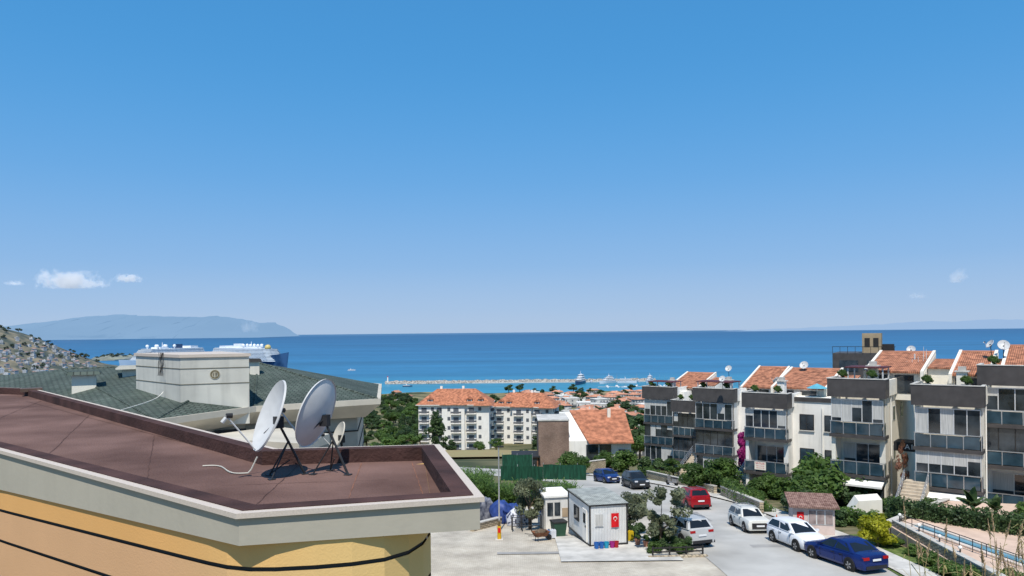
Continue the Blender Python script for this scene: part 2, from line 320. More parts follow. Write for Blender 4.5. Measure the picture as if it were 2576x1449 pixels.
def hedge(x0,y0,x1,y1,w,h,z,label,m=None,n=5000,leaf=.12):
    rr=random.Random(int(x0*10));L_=math.hypot(x1-x0,y1-y0);c=[]
    for i in range(int(L_/.45)+1):
        for zz in (h*.3,h*.72):
            for yy in (-w*.28,w*.28): c.append(((i*.45,yy+rr.uniform(-.09,.09),zz+rr.uniform(-.12,.12)),(.36,w*.33,h*.33)))
    e=thing('hedge',label,'hedge',(x0,y0,z),math.atan2(y1-y0,x1-x0))
    link('crown',leaves(c,n,leaf,rr).mesh('crown',[m or LEAF],fix=False),e)
    b=MB();b.box(.1,L_-.1,-w*.3,w*.3,0,h*.75);part(b,'inner_branches',[LEAFD],e,label='dense dark inner branches');return e
def fronds(n,ln,wd,droop,seed,lm,z0=0,up=.9):
    rr=random.Random(seed);m=MB()
    for i in range(n):
        a=rr.random()*6.28;el=rr.uniform(.35,up);d=Vector((math.cos(a),math.sin(a),0));s_=Vector((-d.y,d.x,0));l=ln*rr.uniform(.7,1.1);p=Vector((0,0,z0));vs=[];K=7
        for k in range(K+1):
            t=k/K;ww=wd*math.sin(pi*min(.97,.12+t*.86))*.5
            vs+=[p-s_*ww+Vector((0,0,-ww*.3)),p,p+s_*ww+Vector((0,0,-ww*.3))]
            an=el*1.3-t*t*droop;p=p+(d*math.cos(an)+Vector((0,0,math.sin(an))))*l/K
        m.add(vs,[(3*k+j,3*k+j+1,3*k+j+4,3*k+j+3) for k in range(K) for j in (0,1)])
    return m
def banana(x,y,h,label,z=None):
    e=thing('banana_plant',label,'plant',(x,y,G(x,y) if z is None else z));t=MB();t.cyl((0,0,-.1),(0,0,h*.45),.13,.08);part(t,'trunk',[LEAFY],e)
    part(fronds(15,h*.5,h*.2,1.3,int(x*7),LEAFD,h*.42,1.3),'crown',[LEAFD],e)
def reeds(n,x0,x1,y0,y1,h,seed,name='reed_bed',plume=False,zoff=0,lo=.65):
    rr=random.Random(seed);m=MB()
    for i in range(n):
        x=rr.uniform(x0,x1);y=rr.uniform(y0,y1);z=G(x,y)+zoff;hh=h*rr.uniform(lo,1.05);a=rr.random()*6.28;ln=rr.uniform(.05,.25)*hh
        tip=Vector((x+math.cos(a)*ln,y+math.sin(a)*ln,z+hh));bs=Vector((x,y,z));m.cyl(bs,tip,.018,.008,3)
        for k in range(7 if not plume else 9):
            t=rr.uniform(.15,.97);p=bs.lerp(tip,t);b_=rr.random()*6.28;l=rr.uniform(.4,.8);d=Vector((math.cos(b_),math.sin(b_),rr.uniform(.2,1)));s_=Vector((-d.y,d.x,0))*(.035 if not plume else .018)
            q=p+d*l*.6;w=q+Vector((d.x,d.y,-.35))*l*.5;m.add([p-s_,p+s_,q+s_,q-s_,w],[(0,1,2,3),(3,2,4)])
        if plume:
            for k in range(70):
                t=rr.random();p=tip+(tip-bs).normalized()*(t*.7-.1);d=Vector((rr.gauss(0,1),rr.gauss(0,1),3.2)).normalized()*.17*(1.1-t);s_=Vector((-d.y,d.x,.01)).normalized()*.016
                m.add([p-s_,p+s_,p+d+s_*.3,p+d-s_*.3],[(0,1,2,3)],1)
    return struct(m,name,[LEAF if not plume else mat('dry_reed',(.20,.19,.06),.9,.3,3,c2=(.40,.32,.15)),PLUME],kind='stuff',fix=False)
# ---------------------------------------------------------------- brown-roofed building (near)
def offset(P,d):
    n=len(P);o=[]
    for i in range(n):
        a=Vector(P[i-1]);b=Vector(P[i]);c=Vector(P[(i+1)%n]);e1=(b-a).normalized();e2=(c-b).normalized()
        n1=Vector((-e1.y,e1.x));n2=Vector((-e2.y,e2.x));k=(n1+n2);k=k/k.length_squared*2;o.append(tuple(b+k*d))
    return o
A=(-.39,8.9);B=(-1.34,13.1);Cc=(-4.15,12.8);D_=(-18.7,28.5);E_=(-24,31);F_=(-26,26.5);G_=(-3.1,8.2)
P=[A,B,Cc,D_,E_,F_,G_]   # ccw
nb=thing('apartment_building','ochre rendered building with flat brown membrane roof','building',(0,0,0))
Pi=offset(P,.085);Pm=offset(P,.33)
def ring(m,Po,Pn,z0,z1,mi=0,zin=None):
    n=len(Po)
    vs=[(*p,z1) for p in Po]+[(*p,z1) for p in Pn]+[(*p,z0 if not isinstance(z0,list) else z0[i]) for i,p in enumerate(Po)]+[(*p,zin if zin is not None else (z0 if not isinstance(z0,list) else z0[i])) for i,p in enumerate(Pn)]
    fs=[]
    for i in range(n):
        j=(i+1)%n;fs+=[(i,j,n+j,n+i),(2*n+i,2*n+j,j,i),(n+i,n+j,3*n+j,3*n+i),(3*n+i,3*n+j,2*n+j,2*n+i)]
    m.add(vs,fs,mi)
m=MB();ring(m,offset(P,-.03),Pi,-2.055,-1.995);part(m,'coping',[GRAN],nb)
m=MB();ring(m,offset(P,.087),Pm,-2.3,-1.985);part(m,'parapet',[MEMBD],nb)
m=MB();f=[(*p,-2.22) for p in offset(P,.31)];m.add(f,[tuple(range(7))]);part(m,'roof',[MEMB],nb)
m=MB()
def lap(a,b,w=.012):
    a=Vector((*a,-2.214));b=Vector((*b,-2.214));d=(b-a).normalized();s_=Vector((-d.y,d.x,0))*w;K=22;vs=[]
    for i in range(K+1):
        p=a.lerp(b,i/K)+Vector((noise.noise(Vector((i,a.x,0))),noise.noise(Vector((i,a.y,3))),0))*.03;q_=s_*(.4+abs(noise.noise(Vector((i*.9,a.x*3,7))))*1.6);vs+=[p-q_,p+q_]
    m.add(vs,[(2*i,2*i+1,2*i+3,2*i+2) for i in range(K)])
lap((-1.1,9.3),(-1.75,12.6),.006);lap((-2.1,8.95),(-2.6,12.5),.006)
part(m,'roof_seam',[mat('membrane_lap_rust',(.25,.11,.065),.9,.3,4)],nb);m=MB();lap((-3.3,8.9),(-3.65,12.4),.007);lap((-5.2,10.3),(-8.0,16.3),.008);lap((-8.4,13.0),(-12.0,20.7),.009);lap((-12.5,16.3),(-16.4,25.4),.01);lap((-4.6,12.9),(-17,25.5),.01);lap((-1.9,11.1),(-4.3,10.8),.005)
part(m,'roof_seam',[mat('membrane_lap_dark',(.085,.045,.036),.9,.3,4)],nb,label='dark membrane joints')
zf=[-2.40,-2.6,-2.6,-3.7,-3.8,-3.70,-2.37];Pf=offset(P,.02)
m=MB();ring(m,Pf,offset(P,.1),zf,-2.056);ring(m,offset(P,.1),offset(P,1.0),[z+.04 for z in zf],-2.3,0);part(m,'fascia',[FASC],nb)
path=[Vector(p) for p in [(-25.7,26.75),(-9,12.98),(-4.2,9.16),(-3.65,8.73),(-3.35,8.52),(-3.05,8.41),(-2.75,8.40),(-2.3,8.46),(-1.9,8.56),(-1.55,8.72),(-1.30,9.0),(-1.17,9.4),(-1.13,9.9),(-1.5,12.4),(-4.2,12.3),(-18.7,27.8),(-24,30.2)]]
def dz(p): return min(0,-(p.y-8.45)*.089) if p.x<-3.2 else 0
def wallband(zt,zb,off,mi,m):
    n=len(path);q=[Vector(v) for v in offset([tuple(p) for p in path],off)]
    for i in range(n):
        j=(i+1)%n;a,b_=q[i],q[j];za,zb_=dz(path[i]),dz(path[j])
        m.add([(a.x,a.y,zb+za*(1 if zb>-9 else 0)),(b_.x,b_.y,zb+zb_*(1 if zb>-9 else 0)),(b_.x,b_.y,zt+zb_),(a.x,a.y,zt+za)],[(0,1,2,3)],mi)
m=MB();wallband(-2.2,-2.67,0,0,m);wallband(-2.72,-3.22,0,1,m);wallband(-3.27,-13.5,0,1,m)
part(m,'wall',[ORNG,PEACH],nb,smooth=30)
m=MB();wallband(-2.665,-2.725,.03,0,m);wallband(-3.215,-3.275,.03,0,m);part(m,'groove',[mat('groove_grey',(.085,.065,.05),.8,.1,3)],nb,smooth=30)
# ---------------------------------------------------------------- green-roofed building
gb=thing('apartment_building','building with green shingle hip roof and pale fascia','building')
E1=(-5.0,27.0,-2.4);E2=(-6.35,34.8,-2.4);E3=(-8.9,25.2,-2.45);E4=(-10.7,21.9,-2.5);E5=(-26,32.5,-2.5);E6=(-12,42,-2.4);E7=(-32,42,-2.4);R1=(-10.7,30.7,-1.15);R2=(-20.3,33.0,-1.45)
V=[E1,E2,E3,E4,E5,E6,E7,R1,R2];m=MB();m.add(V,[(0,7,2),(0,1,7),(2,7,3),(3,7,8),(3,8,4),(1,5,7),(5,6,8,7),(6,4,8)]);part(m,'roof',[SHING],gb)
m=MB()
for a,b_ in ((E3,R1),(E4,R1),(E1,R1),(R1,R2),(E4,R2)):
    m.cyl(Vector(a)+Vector((0,0,.0)),Vector(b_),.05,.05,6)
part(m,'ridge_cap',[SHING],gb)
ev=[(p[0],p[1]) for p in (E1,E2,E6,E7,E5,E4,E3)]
m=MB();top=offset(ev,-.12);low=offset(ev,.45);n=7;zt=[-2.41,-2.41,-2.41,-2.41,-2.51,-2.51,-2.46]
m.add([(*p,zt[i]+.01) for i,p in enumerate(offset(ev,.15))]+[(*p,zt[i]+.02) for i,p in enumerate(top)]+[(*p,zt[i]-.18) for i,p in enumerate(top)]+[(*p,-3.1) for p in low],
 [(k*n+i,k*n+(i+1)%n,(k+1)*n+(i+1)%n,(k+1)*n+i) for k in range(3) for i in range(n)]);part(m,'fascia',[BEIGE],gb)
GRAYW=mat('grey_siding',(.36,.35,.30),.8,.08,2)
m=MB();q=offset(ev,.75);m.prism(q,-13.5,-3.05);part(m,'wall',[GRAYW],gb)
m=MB();q2=offset(ev,.72)
for z in (-3.6,-4.3,-5.0): ring(m,q2,offset(ev,.8),z-.05,z)
part(m,'groove',[DARK],gb)
m=MB();m.box(-.5,.5,-.03,.05,0,.9);part(m,'window',[GLASS],gb,loc=(-9.6,24.85,-4.1),rz=.55)
m=MB();m.prism([(-11.2,20.3),(-7.9,22.2),(-6.3,21.5),(-5.9,23.5),(-8.3,25.6),(-10.2,22.9)],-3.5,-3.2);part(m,'canopy',[BEIGE],gb)
bx=[(-10.9,24.0),(-8.95,24.85),(-11.3,28.3),(-13.9,27.0)]
m=MB();m.prism(bx,-3.0,-.72);part(m,'stairwell_box',[mat('pale_render',(.56,.55,.49),.85,.1,.8,bump=.2,stain=.2)],gb)
m=MB();m.prism(offset(bx,-.05),-.72,-.62);part(m,'coping',[GRAN],gb)
m=MB();ring(m,offset(bx,-.012),offset(bx,.02),-1.1,-1.075);ring(m,offset(bx,-.012),offset(bx,.02),-1.62,-1.595);part(m,'groove',[mat('groove_olive',(.16,.15,.11),.8)],gb)
ang=math.atan2(.85,1.95)
em=MB()
for i in range(24):
    a=2*pi*i/24;b_=2*pi*(i+1)/24
    em.add([(math.cos(t)*r,0,math.sin(t)*r) for t,r in ((a,.14),(b_,.14),(b_,.10),(a,.10))],[(0,1,2,3)])
em.cyl((0,.004,0),(0,.02,0),.16,.16,24,1)
GOLD=mat('emblem_brass',(.16,.13,.07),.5,.2,6);EMB=mat('emblem_face',(.42,.39,.30),.6,.1,6)
part(em,'emblem',[GOLD,EMB],gb,loc=(-9.93,24.40,-1.3),rz=ang)
def text(s_,size,m,parent,loc,rz,name='lettering',rx=pi/2):
    c=bpy.data.curves.new(name,'FONT');c.body=s_;c.size=size;c.align_x='CENTER';c.align_y='CENTER';c.extrude=.004;t=bpy.data.objects.new('t',c)
    C.objects.link(t);bpy.context.view_layer.update();me=bpy.data.meshes.new_from_object(t);bpy.data.objects.remove(t);me.materials.clear();me.materials.append(m)
    o=link(name,me,parent,loc=loc);o.rotation_euler=(rx,0,rz);return o
text('17',.17,GOLD,gb,(-9.932,24.38,-1.3),ang)
def vent(x,y,z,w,h,cm):
    m=MB();m.box(-w/2,w/2,-w/2,w/2,-1,h);e=part(m,'chimney',[CREAM],gb,loc=(x,y,z),rz=.5)
    m=MB();m.add([(-w*.75,-w*.75,h),(w*.75,-w*.75,h),(w*.75,w*.75,h),(-w*.75,w*.75,h),(-w*.6,-w*.6,h+.12),(w*.6,-w*.6,h+.12),(w*.6,w*.6,h+.12),(-w*.6,w*.6,h+.12)],BF);part(m,'cap',[cm],e)
vent(-16.4,28.0,-2.05,.8,.62,SHING);vent(-10.25,29.0,-1.6,.35,.55,DARK);vent(-15.6,30.3,-1.75,1.0,.42,GRAYW)
m=MB();m.box(-.35,.35,-.3,.3,0,.12);part(m,'skylight',[mat('skylight_brown',(.12,.08,.06),.6)],gb,loc=(-18.3,27.8,-2.05),rz=.6)
m=MB()
for k in range(5):
    p=Vector((-12.2+k*.09,25.25-k*.1,-.58))
    for i in range(7):
        q_=p+Vector((.04*math.sin(i*1.8+k),-.04*math.sin(i*1.8+k)-.012,-.13*(1 if i else 0)));m.cyl(p,q_,.011,.011,4);p=q_
part(m,'cable',[DARK],gb)
m=MB();pp=None
for i in range(18):
    t=i/17;p=Vector((-11.9-t*.2+.22*math.sin(t*5),24.9-t*3.0,-1.9-t*.52))
    if pp is not None:m.cyl(pp,p,.012,.012,4)
    pp=p
part(m,'cable',[WHITE],gb)
# ---------------------------------------------------------------- satellite dishes
DISH=mat('dish_white',(.54,.54,.53),.45,.06,5,spec=.4);STEEL=mat('black_steel',(.03,.03,.032),.5,.2,8)
def dish(x,y,z0,hc,az,tilt,a,b_,label,stand=True,group='satellite dishes on the flat roof',dcol=None):
    e=thing('satellite_dish',label,'satellite dish',(x,y,z0),az,group)
    Mx=Matrix.Translation((0,0,hc))@Matrix.Rotation(pi/2-tilt,4,'Y')
    m=MB();K=7;n=36;vs=[]
    for k in range(K+1):
        r=k/K
        for i in range(n):
            t=2*pi*i/n;vs.append((math.cos(t)*r*b_,math.sin(t)*r*a,-.16*(1-r*r)*a/.5))
    for i in range(n):
        t=2*pi*i/n;vs.append((math.cos(t)*(b_+.012),math.sin(t)*(a+.012),-.028))
    for k in range(K,-1,-1):
        r=k/K
        for i in range(n):
            t=2*pi*i/n;vs.append((math.cos(t)*r*b_,math.sin(t)*r*a,-.16*(1-r*r)*a/.5-.012))
    m.add(vs,[(k*n+i,k*n+(i+1)%n,(k+1)*n+(i+1)%n,(k+1)*n+i) for k in range(2*K+2) for i in range(n)],0,Mx);part(m,'reflector',[dcol or DISH],e,smooth=50)
    low=Mx@Vector((b_*.96,0,0));foc=Mx@Vector((b_*.35,0,a*1.35));m=MB();m.cyl(low,foc,.014,.012,6);part(m,'arm',[FRAME],e)
    m=MB();m.cyl(foc,foc+(Vector((0,0,hc))-foc).normalized()*.09,.035,.04,10);m.cyl(foc+Vector((0,0,-.03)),foc+Vector((.06,0,-.10)),.03,.03,8,1);part(m,'receiver',[STEEL,DISH],e)
    bk=Mx@Vector((.05,0,-.2*a/.5));m=MB();m.box(bk.x-.08,bk.x+.06,-.05,.05,bk.z-.10,bk.z+.08)
    m.cyl(bk+Vector((0,.05,0)),Mx@Vector((b_*.5,a*.35,-.09)),.012,.012,5);m.cyl(bk+Vector((0,-.05,0)),Mx@Vector((b_*.5,-a*.35,-.09)),.012,.012,5);part(m,'bracket',[STEEL],e)
    if stand:
        m=MB();j=Vector((bk.x-.16,0,bk.z-.32));m.cyl(bk,j,.02,.02,8);f_=Vector((j.x-.26,0,.01));m.cyl(j,f_,.02,.02,8)
        m.cyl(j,(j.x+.30,.12,.01),.012,.012,6);m.cyl(j,(j.x+.22,-.25,.01),.012,.012,6);m.cyl((j.x-.02,0,.25),(j.x+.22,-.25,.02),.01,.01,6)
        for q_ in (f_,Vector((j.x+.30,.12,.01)),Vector((j.x+.22,-.25,.01))): m.box(q_.x-.05,q_.x+.05,q_.y-.05,q_.y+.05,0,.015)
        part(m,'stand',[STEEL],e)
    else:
        m=MB();m.cyl((bk.x-.1,0,0),bk,.03,.03,8);part(m,'stand',[STEEL],e)
    return e
dish(-3.78,11.3,-2.22,.98,math.radians(215),math.radians(22),.44,.57,'white satellite dish leaning back on black tripod stand')
dish(-3.16,11.7,-2.22,.97,pi-.33,math.radians(19),.48,.57,'light grey satellite dish turned away on black stand',dcol=mat('dish_grey',(.62,.62,.61),.5,.05,5))
dish(-4.18,17.4,-4.1,1.70,pi+.55,math.radians(22),.29,.33,'small white satellite dish on lower roof',stand=False,dcol=BEIGE)
m=MB();pp=None
for i in range(26):
    t=i/25;p=Vector((-5.25+t*1.15,12.35-t*.75+.16*math.sin(t*7),-2.20+(0 if t<.9 else (t-.9)*2.5)))
    if pp is not None:m.cyl(pp,p,.012,.012,5)
    pp=p
solo(m,'cable',[mat('cable_white',(.5,.48,.42),.6)],'loose pale coaxial cable lying on membrane roof','cable')
# ---------------------------------------------------------------- townhouses
def townhouse(ox,oy,w,r,D,zs,types,label,rh=2.6,wallm=None,roofx=None,chim=True,ny=5,er=1.3):
    wallm=wallm or WHITE;zb=zs[-1];e=thing('townhouse',label,'house',(ox,oy,zb),math.radians(-38),'row of stepped townhouses')
    z=[a-zb for a in zs];zt,z1=z[0],z[1];fl=z[1:]
    m=MB();m.box(-w+.05,0,2,D,-3,z1+.02);m.box(-.42,-.002,.6,2,-3,z1);m.box(-w,-w+.3,.18,2,-3,z1)
    if r>0:m.box(0,r,2.0,D,-3,z1+.9)
    part(m,'wall',[wallm],e)
    m=MB();m.box(-w-.2,.2,-.25,-.05,z1-.06,zt);m.box(.0,.2,-.05,1.2,z1-.06,zt-.01);m.box(-w-.2,-w,-.05,2.6,z1-.06,zt-.01);part(m,'parapet',[ANTH],e)
    m=MB();m.box(-w-.24,.24,-.29,-.0,zt,zt+.06);m.box(.0,.24,0,1.24,zt,zt+.06);m.box(-w-.24,-w,0,2.64,zt,zt+.06);part(m,'coping',[CONC],e)
    m=MB();m.box(-.02,.18,1.21,D-1,z1+.02,zt-.1);part(m,'terrace_wall',[wallm],e)
    # things standing on the roof terrace: planters and a folded clothes rack
    for px_ in (-w+.7,-1.0):
        m=MB();m.box(px_-.3,px_+.3,.5,.85,zt-.35,zt+.05);pl_=part(m,'planter',[CONC],e);link('plant',TR['bush0'][1],pl_,loc=(px_,.67,zt)).scale=(.9,.7,.8)
    for i,(a,b_) in enumerate(zip(fl,fl[1:])):
        last=i==len(fl)-2
        if not last:
            m=MB();m.box(-w-.1,.12,-.12,1.3,b_-.26,b_);part(m,'balcony_slab',[ANTH],e)
        ty=types[i];h=a-b_-.30;b0=b_
        wn=MB();nn=ny
        def glaz(y,x0,x1,zz0,zz1,n,blind=.2,gm=0):
            dx=(x1-x0)/n
            for k in range(n):
                xa,xb=x0+k*dx+.03,x0+(k+1)*dx-.03;rv=R.random()
                if rv<blind:   # blind pulled part of the way down behind the pane
                    zc=zz1-(zz1-zz0)*R.choice([.35,.6,.85,1.0]);wn.box(xa,xb,y-.004,y+.03,zc,zz1,3)
                    if zc>zz0+.05:wn.box(xa,xb,y,y+.03,zz0,zc,gm)
                else:wn.box(xa,xb,y,y+.03,zz0,zz1,gm)
                wn.box(x0+k*dx-.03,x0+k*dx+.03,y-.03,y+.05,zz0,zz1,1)
            wn.box(x1-.03,x1+.03,y-.03,y+.05,zz0,zz1,1);wn.box(x0,x1,y-.04,y+.06,zz1-.001,zz1+.07,1);wn.box(x0,x1,y-.04,y+.06,zz0-.06,zz0,1)
        if ty in 'gd' :
            glaz(.06,-w+.05,-.04,b0+1.05,b0+h,nn,.45 if ty=='g' else .1,0)
            wn.box(-.06,-.03,.12,.56,b0+1.05,b0+h,0);wn.box(-.07,-.02,.07,.12,b0+1.05,b0+h,1)
            part(wn,'window',[GLASS,FRAME if ty=='g' else DARK,BGLASS,CURT],e)
        elif ty=='o':
            glaz(1.96,-w+.5,-.6,b0+.1,b0+2.2,3,.3);part(wn,'window',[GLASS,FRAME,BGLASS,CURT],e)
            ac=MB();ac.box(-w+.35,-w+1.1,1.2,1.5,b0+.05,b0+.65);ac.cyl((-w+.72,1.19,b0+.35),(-w+.72,1.2,b0+.35),.24,.24,14,1);part(ac,'air_conditioner',[WHITE,DARK],e)
            tb=MB();tb.box(-w+1.7,-w+2.5,.6,1.3,b0+.70,b0+.74)
            for xx in (-w+1.75,-w+2.42):
                for yy in (.65,1.22):tb.box(xx,xx+.04,yy,yy+.04,b0,b0+.7)
            part(tb,'table',[FRAME],e)
        elif ty=='b':
            glaz(.3,-w+.1,-.1,b0+.1,b0+h-.5,nn-1,0);part(wn,'window',[GLASS,DARK,BGLASS,CURT],e)
            aw=MB();aw.add([(-w,.3,b0+h),(0,.3,b0+h),(0,-.9,b0+h-.35),(-w,-.9,b0+h-.35),(-w,.3,b0+h-.06),(0,.3,b0+h-.06),(0,-.9,b0+h-.5),(-w,-.9,b0+h-.5)],[(0,1,2,3),(7,6,5,4),(3,2,6,7),(0,3,7,4),(1,5,6,2)]);part(aw,'awning',[WHITE],e)
        if ty in 'gdo':
            ba=MB();np_=4;dx=(w-.05)/np_
            for k in range(np_): ba.box(-w+.03+k*dx,-w+k*dx+dx-.03,-.06,-.04,b0+.06,b0+.95,0);ba.box(-w+k*dx-.02,-w+k*dx+.03,-.09,-.03,b0-.1,b0+1.02,1)
            ba.box(-w-.05,.05,-.09,-.03,b0+1.0,b0+1.06,1);ba.box(.02,.05,-.04,.6,b0+.06,b0+.95,0);ba.box(.01,.06,-.04,.62,b0+1.0,b0+1.06,1);ba.box(.0,.05,-.09,-.03,b0,b0+1.0,1)
            part(ba,'balustrade',[BGLASS,RAIL],e)
        if r>1.6:
            for xx in ([r*.35] if r<4 else [r*.25,r*.68]):
                m=MB();m.box(xx-.65,xx+.65,1.93,1.985,b0+.8,b0+2.3,1);m.box(xx-.58,xx-.03,1.91,1.96,b0+.87,b0+2.23,0);m.box(xx+.03,xx+.58,1.91,1.96,b0+.87,b0+2.23,0);m.box(xx-.7,xx+.7,1.85,1.99,b0+.72,b0+.8,2);part(m,'window',[BGLASS if R.random()<.5 else GLASS,DARK,CONC],e)
    if r>3:
        m=MB();m.box(.02,r,1.9,1.99,z1+.55,z1+.95);part(m,'roof_band',[ANTH],e)
        m=MB();m.box(r-1.2,r-.4,1.6,1.98,z1-.6,z1-.05);m.cyl((r-.85,1.59,z1-.32),(r-.85,1.6,z1-.32),.22,.22,14,1);part(m,'air_conditioner',[WHITE,DARK],e)
    for b_ in fl[1:-1]:
        for yy in (3.4,6.6):
            m=MB();m.box(-.01+r,.03+r,yy,yy+.9,b_+.9,b_+2.1,1);m.box(.0+r,.04+r,yy+.06,yy+.84,b_+.96,b_+2.04,0);part(m,'window',[GLASS,FRAME],e)
    m=MB();m.cyl((.09+r*.5*(r>3),2.3 if r<3 else 1.93,-1),(.09+r*.5*(r>3),2.3 if r<3 else 1.93,z1),.05,.05,6);part(m,'downpipe',[WHITE],e)
    if roofx:
        x0,x1=roofx;y0=4.4;y1=10.2;ze=z1+er;zr=z1+rh
        def slab(xa,xb,ya,yb,d0,d1):
            k_=(zr-ze)/(y1-y0);za=ze+(ya-y0)*k_;zb_=ze+(yb-y0)*k_
            return [(xa,ya,za+d0),(xb,ya,za+d0),(xb,yb,zb_+d0),(xa,yb,zb_+d0),(xa,ya,za+d1),(xb,ya,za+d1),(xb,yb,zb_+d1),(xa,yb,zb_+d1)]
        q_=slab(x0,x1,y0,y1,0,0);q_=[(a,b,z1-.5) for a,b,c in q_[:4]]+q_[4:]
        m=MB();m.add(q_,BF);part(m,'gable_wall',[wallm],e)
        m=MB();m.add(slab(x0+.1,x1-.25,y0-.35,y1-.1,.0,.16),BF);rf=part(m,'roof',[TILEY],e)
        for xa in (x0-.06,x1-.24):
            m=MB();m.add(slab(xa,xa+.22,y0-.6,y1+.1,-.5,.27),BF);part(m,'verge_wall',[CREAM],e)
        m=MB();m.cyl((x0+.1,y1-.05,zr+.12),(x1-.25,y1-.05,zr+.12),.12,.12,8);part(m,'ridge_tile',[TILEFAR],e)
        q_=[(x1+.05,y0+1.2,z1-.2),(x1+1.7,y0+1.2,z1-.2),(x1+1.7,y1-.6,z1-.2),(x1+.05,y1-.6,z1-.2),(x1+.05,y0+1.2,ze+.25),(x1+1.7,y0+1.2,ze+.25),(x1+1.7,y1-.6,zr-.55),(x1+.05,y1-.6,zr-.55)]
        m=MB();m.add(q_,BF);part(m,'side_wall',[wallm],e);m=MB();m.add([(a,b+(-.25 if i%4<2 else .1),c+(.02 if i<4 else .14)) for i,(a,b,c) in enumerate(q_[4:]+q_[4:])],BF);part(m,'roof',[TILEY],e)
        for (u0,u1) in ((.12,.38),(.5,.82)):
            m=MB();m.box(x0+(x1-x0)*u0,x0+(x1-x0)*u1,y0-.04,y0-.002,z1+.05,z1+er-.25,0);part(m,'window',[GLASS],e)
    if chim:
        cx=-w*.35;m=MB();m.box(cx-.35,cx+.35,2.8,3.5,z1-.2,z1+2.3);c_=part(m,'chimney',[wallm],e);m=MB();m.box(cx-.48,cx+.48,2.67,3.63,z1+2.3,z1+2.38);part(m,'cap',[CONC],c_)
        m=MB();m.box(cx-.25,cx+.25,2.9,3.4,z1+2.38,z1+2.7);part(m,'flue',[CONC],c_)
    return e
t1=townhouse(21.4,98,4.2,.8,12,[-7.6,-9.2,-12.5,-15.4,-18.6],'gdg','white townhouse with glazed balconies and anthracite parapet',2.9,roofx=(-2.5,2.0))
t2=townhouse(22.9,91,3.2,.8,12,[-8.8,-10.2,-13.2,-16.2,-18],'ddg','narrow white townhouse with dark glazed balconies',chim=False)
t3=townhouse(25.2,84,4.5,1.6,12,[-6.8,-8.3,-11.45,-14.5,-17.6],'gdg','white townhouse with dark lower balcony and bougainvillea beside',3.5,roofx=(-.4,3.4),er=1.5)
t4=townhouse(25.4,68,3.9,5.2,12,[-6.0,-7.35,-10.3,-13.5,-15.9],'goo','white townhouse with open balcony and sale banner',3.1,roofx=(-2.6,2.6),er=1.6)
t5=townhouse(28.9,57,3.9,0,14,[-4.0,-5.4,-8.45,-11.6,-14.4],'gob','cream townhouse with tall side wall and white awning',3.15,wallm=CREAM,roofx=(-2.2,2.2),er=1.8)
t6=townhouse(33.3,52,4.2,0,13,[-4.2,-5.65,-8.8,-11.7,-14.0],'ggb','cream townhouse with two glazed balconies',3.5,wallm=CREAM,roofx=(-2.4,.3),er=2.0)
t7=townhouse(38.8,51.0,5.2,0,13,[-2.8,-4.2,-7.1,-10.1,-13.2],'gdo','white townhouse with wide anthracite parapet band',2.5,roofx=(-4.2,1),er=1.0)
bn=thing('banner','white for sale banner with red lettering on balcony','banner',(0,0,0))
bn.location=(25.4-.788*2.4-.616*.16,68+.616*2.4-.788*.16,-12.75);bn.rotation_euler=(0,0,math.radians(-38));bn.scale=(.72,)*3
m=MB();m.box(-.75,.75,0,.02,-.75,.3);part(m,'banner_cloth',[CREAM],bn)
REDP=mat('red_print',(.55,.02,.03),.6,.05,3)
text('SATILIK',.36,REDP,bn,(0,-.01,.08),0);text('0532 167 89 55',.17,REDP,bn,(0,-.01,-.25),0);text('0232 612 37 50',.17,REDP,bn,(0,-.01,-.52),0)
def sign_block(x,y,z,s_,label):
    e=thing('entrance_canopy',label,'canopy',(x,y,z),math.radians(-38));m=MB();m.box(-1.1,1.1,-.6,1.2,-.35,.35);part(m,'canopy_box',[DARK],e);text(s_,.55,WHITE,e,(0,-.62,0),0)
sign_block(31.0,57.0,-9.2,'A1','dark entrance canopy with pale block number');sign_block(22.0,92.6,-13.9,'B1','dark entrance canopy with pale block number')
def mast_dish(x,y,z,az,r=.4,h=1.2):
    return dish(x,y,z,h,az,math.radians(35),r,r*1.08,'white satellite dish on short pole above tiled roof',False,'satellite dishes on the roofs')
mast_dish(39.2,58.3,-2.6,pi*1.35,.42,1.2);mast_dish(38.2,58.5,-2.6,pi*1.0,.33,1.3);mast_dish(30.3,76,-4.9,pi*1.3,.42,1.2);mast_dish(26.0,88,-5.9,pi*1.3,.38,1.3);mast_dish(23.8,83,-6.8,pi*1.3,.36,1.3);mast_dish(26.8,74.5,-6.2,pi*.7,.33,1.1);mast_dish(36.0,66,-3.0,pi*1.3,.36,1.1)
def parasol(x,y,z,c,r,label):
    e=thing('parasol',label,'parasol',(x,y,z));m=MB();m.cyl((0,0,0),(0,0,2.3),.03,.03);part(m,'pole',[FRAME],e);m=MB()
    n=8;m.add([(0,0,2.45)]+[(r*math.cos(2*pi*i/n),r*math.sin(2*pi*i/n),2.0) for i in range(n)],[(0,1+i,1+(i+1)%n) for i in range(n)]);part(m,'canopy',[mat('parasol_cloth',c,.7)],e)
parasol(28.9,69.4,-7.6,(.10,.35,.45),1.0,'turquoise parasol on roof terrace')
e=thing('spiral_staircase','grey metal spiral staircase on roof terrace','staircase',(34.4,62.5,-5.2));m=MB();m.cyl((0,0,0),(0,0,3),.06)
for i in range(14):
    a=i*.5;m.add([(0,0,.2*i),(math.cos(a)*.9,math.sin(a)*.9,.2*i),(math.cos(a+.45)*.9,math.sin(a+.45)*.9,.2*i)],[(0,1,2)]);m.cyl((math.cos(a)*.9,math.sin(a)*.9,.2*i),(math.cos(a)*.9,math.sin(a)*.9,.2*i+1),.02,.02,4)
part(m,'steps',[FRAME],e)
